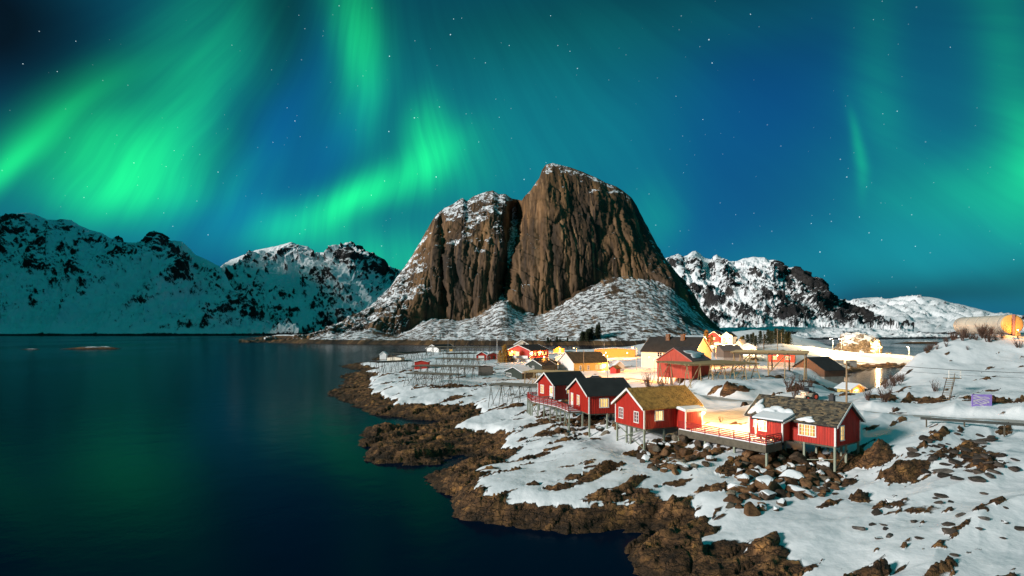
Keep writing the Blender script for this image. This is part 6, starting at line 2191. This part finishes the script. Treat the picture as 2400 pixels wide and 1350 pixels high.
# ------------------------------------------------------------------ lit knoll at the harbour, quay wall blocks
def knoll(px, d, rx, ry, h, label, name='rock_knoll', mat='knoll', base=0.5, seed=4.0, snow=.55):
    n, k = 90, 46
    a = np.linspace(0, 2 * math.pi, n); t = np.linspace(0, 1, k)
    A_, T_ = np.meshgrid(a, t)
    r = np.cos(T_ * math.pi / 2) ** .55
    x = rx * r * np.cos(A_); y = ry * r * np.sin(A_); z = h * np.sin(T_ * math.pi / 2) - 0.4
    z = z * (1 + .22 * np.cos(A_ - 2.6) * (1 - T_))
    nz = fbm(x * .16 + seed, y * .16, z * .16, 5, .55)
    f_ = 1 + .22 * nz
    cx, cy = world_of(px, d)
    P_ = np.stack([cx + x * f_, cy + y * f_, base + z * (1 + .15 * nz)], -1)
    P_ = P_[:, ::-1]
    N_ = normals(P_)
    s_ = snow + .9 * (np.abs(N_[..., 2]) - .65) + .5 * fbm(P_[..., 0] * .2, P_[..., 1] * .2, P_[..., 2] * .2, 4)
    o = link(name, grid_mesh(name, P_, M[mat], attrs={'snow': s_}))
    tag(o, label, None, None, 'structure')


knoll(2012, 345, 13, 11, 14.5, 'rounded pale rock glowing under the quay floodlights', base=2.0)
for i, (px, d, w_, h_) in enumerate([(1966, 271, 3.2, 3.6), (1996, 273, 3.4, 3.4)]):
    x_, y_ = world_of(px, d)
    o = MB().box(-w_ / 2, w_ / 2, -1.2, 1.2, -1.5, h_).box(-w_ / 2 - .2, w_ / 2 + .2, -1.3, 1.3, h_ + .003, h_ + .4).build('bollard_block', M['concrete'])
    o.location = (x_, y_, 0); tag(o, ('square concrete mooring block at the waterline near the boathouse', 'broader concrete mooring block farther along the quay')[i], 'block')
ps_ = hit(2087, 831)
xq, yq = world_of(2083, 330)
o = empty('picnic_table', (xq, yq, gz(xq, yq)), 0.2, 'small table standing on the lit quay', 'table')
MB().box(-1.6, 1.6, -.6, .6, 1.0, 1.15).build('table_top', M['greywood'], o)
for x_ in (-1.2, 1.2):
    MB().box(x_ - .1, x_ + .1, -.5, .5, 0, 1.0).build('leg', M['greywood'], o)

# ------------------------------------------------------------------ trees and shrubs
def conifer(seed, h=6.0, mat='needle'):
    rnd = random.Random(seed)
    v = []; f = []
    for k in range(620):
        t = rnd.random() ** .85
        z = h * (.08 + .92 * t)
        rr = (1 - t) * h * .27 * (.75 + .5 * rnd.random()) * (0.8 + .35 * math.sin(t * 40)) + .08
        a = rnd.random() * 6.283
        q_ = rr * (.25 + .75 * rnd.random() ** .6)
        x, y = math.cos(a) * q_, math.sin(a) * q_
        ln_ = .50 + .45 * rnd.random(); w_ = .13 + .14 * rnd.random()
        dx, dy = math.cos(a), math.sin(a)
        dz = -.25 - .3 * rnd.random()
        b = len(v)
        v += [(x - dy * w_, y + dx * w_, z), (x + dy * w_, y - dx * w_, z), (x + dx * ln_, y + dy * ln_, z + dz * ln_)]
        f.append([b, b + 1, b + 2])
    root = empty('conifer', (0, 0, 0))
    link('crown', raw_mesh('crown', v, f, M[mat]), root)
    MB().bar((0, 0, -.3), (0, 0, h * .97), .12, .02, 6).build('trunk', M['bark'], root)
    return root


def shrub(seed, h=2.0, n=16, name='bare_shrub', spread=.55, mat='twig', r=.03):
    rnd = random.Random(seed)
    root = empty(name, (0, 0, 0))
    mb = MB(); tw = MB()
    for k in range(n):
        a = rnd.random() * 6.283; s_ = spread * rnd.random()
        p = Vector((math.cos(a) * .12 * h * rnd.random(), math.sin(a) * .12 * h * rnd.random(), -.15))
        d_ = Vector((math.cos(a) * s_, math.sin(a) * s_, 1)).normalized()
        L2 = h * rnd.uniform(.55, 1.05)
        q_ = p + d_ * L2 * .55
        e_ = q_ + (d_ + Vector((rnd.uniform(-.3, .3), rnd.uniform(-.3, .3), .1))).normalized() * L2 * .45
        mb.bar(p, q_, r, r * .7, 4); mb.bar(q_, e_, r * .7, r * .3, 4)
        for m2 in range(6):
            t = rnd.uniform(.25, 1.0)
            c_ = p.lerp(q_, t * 1.6) if t < .6 else q_.lerp(e_, (t - .6) / .4)
            a2 = rnd.random() * 6.283
            tw.bar(c_, c_ + Vector((math.cos(a2) * .22, math.sin(a2) * .22, .3 * rnd.random() + .08)) * h * rnd.uniform(.3, .8), r * .45, r * .2, 3)
    mb.build('stems', M[mat], root)['kind'] = 'stuff'
    tw.build('twigs', M[mat], root)['kind'] = 'stuff'
    return root


CON = [conifer(i, 6.0) for i in range(4)]
used = [False] * 4


TIERS = {}


def plant(protos, flags, i, x, y, z, s, label, cat, group=None, rz=0):
    p = protos[i % len(protos)]
    if not flags[i % len(protos)]:
        flags[i % len(protos)] = True
        o = p
    else:
        o = copy_tree(p)
    o.location = (x, y, z); o.scale = (s, s, s); o.rotation_euler = (0, 0, rz)
    if group:
        tiers = TIERS.setdefault(group, []); tiers.append((s, o))
    tag(o, label, cat, group)
    return o


rnd = random.Random(21)
for i, (px, d, s) in enumerate([(1742, 275, 1.0), (1752, 270, 1.15), (1760, 300, .9), (1771, 285, .95), (1782, 300, 1.1), (1792, 310, .8), (1800, 300, 1.2), (1810, 320, 1.15), (1818, 310, 1.3), (1826, 325, 1.25), (1834, 318, 1.35), (1842, 330, 1.2), (1850, 320, 1.15),
                                (1728, 280, .75), (1765, 320, 1.0), (1806, 335, 1.2), (1830, 340, 1.3), (1845, 345, 1.1)]):
    x, y = world_of(px, d)
    plant(CON, used, i, x, y, gz(x, y) - .2, s * 1.15, 'dark conifer in the grove behind the tall fish rack', 'tree', 'conifers behind the tall fish rack', rnd.random() * 6)
# grove at the foot of the cliffs, 690 to 740 m away
for i in range(22):
    px = 1362 + 42 * rnd.random(); d = 716 + 30 * rnd.random()
    x, y = world_of(px, d)
    z = CAMZ - (806 - 30 * (px - 1360) / 44 * rnd.uniform(.5, 1) - HZ) / F * d
    plant(CON, used, i, x, y, z - 3, 2.0 + rnd.random(), 'black conifer in the small grove at the foot of the cliffs', 'tree', 'conifers below the cliffs', rnd.random() * 6)
for i in range(7):
    px = 1283 + 55 * rnd.random(); d = 720
    x, y = world_of(px, d)
    plant(CON, used, i, x, y, CAMZ - (804 - HZ) / F * d - 3, 1.3 + .7 * rnd.random(), 'lone small conifer on the snow below the cliffs', 'tree', 'scattered conifers below the cliffs', rnd.random() * 6)
LD_ = [conifer(50 + i, 5.0, 'leaf_lamplit') for i in range(2)]
ul = [False, False]
for i, (px, d, s, lab) in enumerate([(1183, 243, 1.15, 'golden lamp-lit tree beside the red house'), (1172, 246, .8, 'smaller golden lamp-lit tree next to the grey shed'), (1655, 322, 1.3, 'amber lamp-lit tree on the slope below the cliffs'), (1668, 318, .9, 'low amber lamp-lit tree by the blazing lamp'), (1738, 262, 1.0, 'amber lamp-lit tree beside the small cream gabled house')]):
    x, y = world_of(px, d)
    plant(LD_, ul, i, x, y, gz(x, y) - .2, s * 1.4, lab, 'tree', None, i)

SH = [shrub(60 + i, 2.0, 18) for i in range(4)]
us_ = [False] * 4
for i in range(26):
    px = 2225 + 125 * rnd.random(); py = 806 - 14 * rnd.random() - (px - 2225) * .10
    d = 117 + 9 * rnd.random()
    x, y = world_of(px, d)
    plant(SH, us_, i, x, y, gz(x, y), rnd.uniform(.7, 1.35), 'bare brown shrub on the hill before the tank', 'shrub', 'shrubs before the tank', rnd.random() * 6)
for i in range(12):
    px = 2165 + 60 * rnd.random(); d = 116 + 4 * rnd.random()
    x, y = world_of(px, d)
    plant(SH, us_, i, x, y, gz(x, y), rnd.uniform(.4, .8), 'low bare bush along the crest of the tank hill', 'shrub', 'bushes on the hill crest', rnd.random() * 6)
for i in range(14):
    px = 2072 + 45 * rnd.random(); d = 99 + 9 * rnd.random()
    x, y = world_of(px, d)
    plant(SH, us_, i, x, y, gz(x, y), rnd.uniform(.5, 1.0), 'bare bush on the hill side facing the harbour', 'shrub', 'bushes above the harbour', rnd.random() * 6)
for i, (px, py, s, lab) in enumerate([(2073, 942, 1.5, 'tall bare sapling at the roadside before the harbour'), (2192, 917, 1.0, 'little bare sapling alone on the snowy hill'), (2268, 820, .5, 'small bare tuft high on the tank hill'), (2388, 815, 1.2, 'bare shrub at the crest right of the tank'),
                                      (1848, 912, 1.5, 'purple-brown bare shrub beside the path'), (1880, 915, 1.3, 'dense dark shrub behind the tractor'), (1862, 930, 1.5, 'dark shrub left of the tractor'), (1900, 905, 1.2, 'spreading dark shrub on the snowy bank above the tractor'),
                                      (1520, 908, 1.6, 'thin bare shrub on the snow before the barn'), (1550, 912, 1.2, 'low bare shrub under the barn corner'), (1690, 990, .5, 'dead twigs poking from the lit yard snow'), (2036, 938, 1.2, 'frosted shrub beside the harbour hut')]):
    p = hit(px, py)
    if p:
        plant(SH, us_, i, p[0], p[1], p[2], s, lab, 'shrub', None, rnd.random() * 6)

for g_, lst in TIERS.items():          # tell the members of a thicket apart by their height
    lst.sort(key=lambda q: q[0])
    n_ = len(lst)
    for i, (s_, o) in enumerate(lst):
        o['label'] = ('lowest', 'rather low', 'medium-height', 'rather tall', 'tallest')[min(4, i * 5 // n_)] + ' ' + o['label']
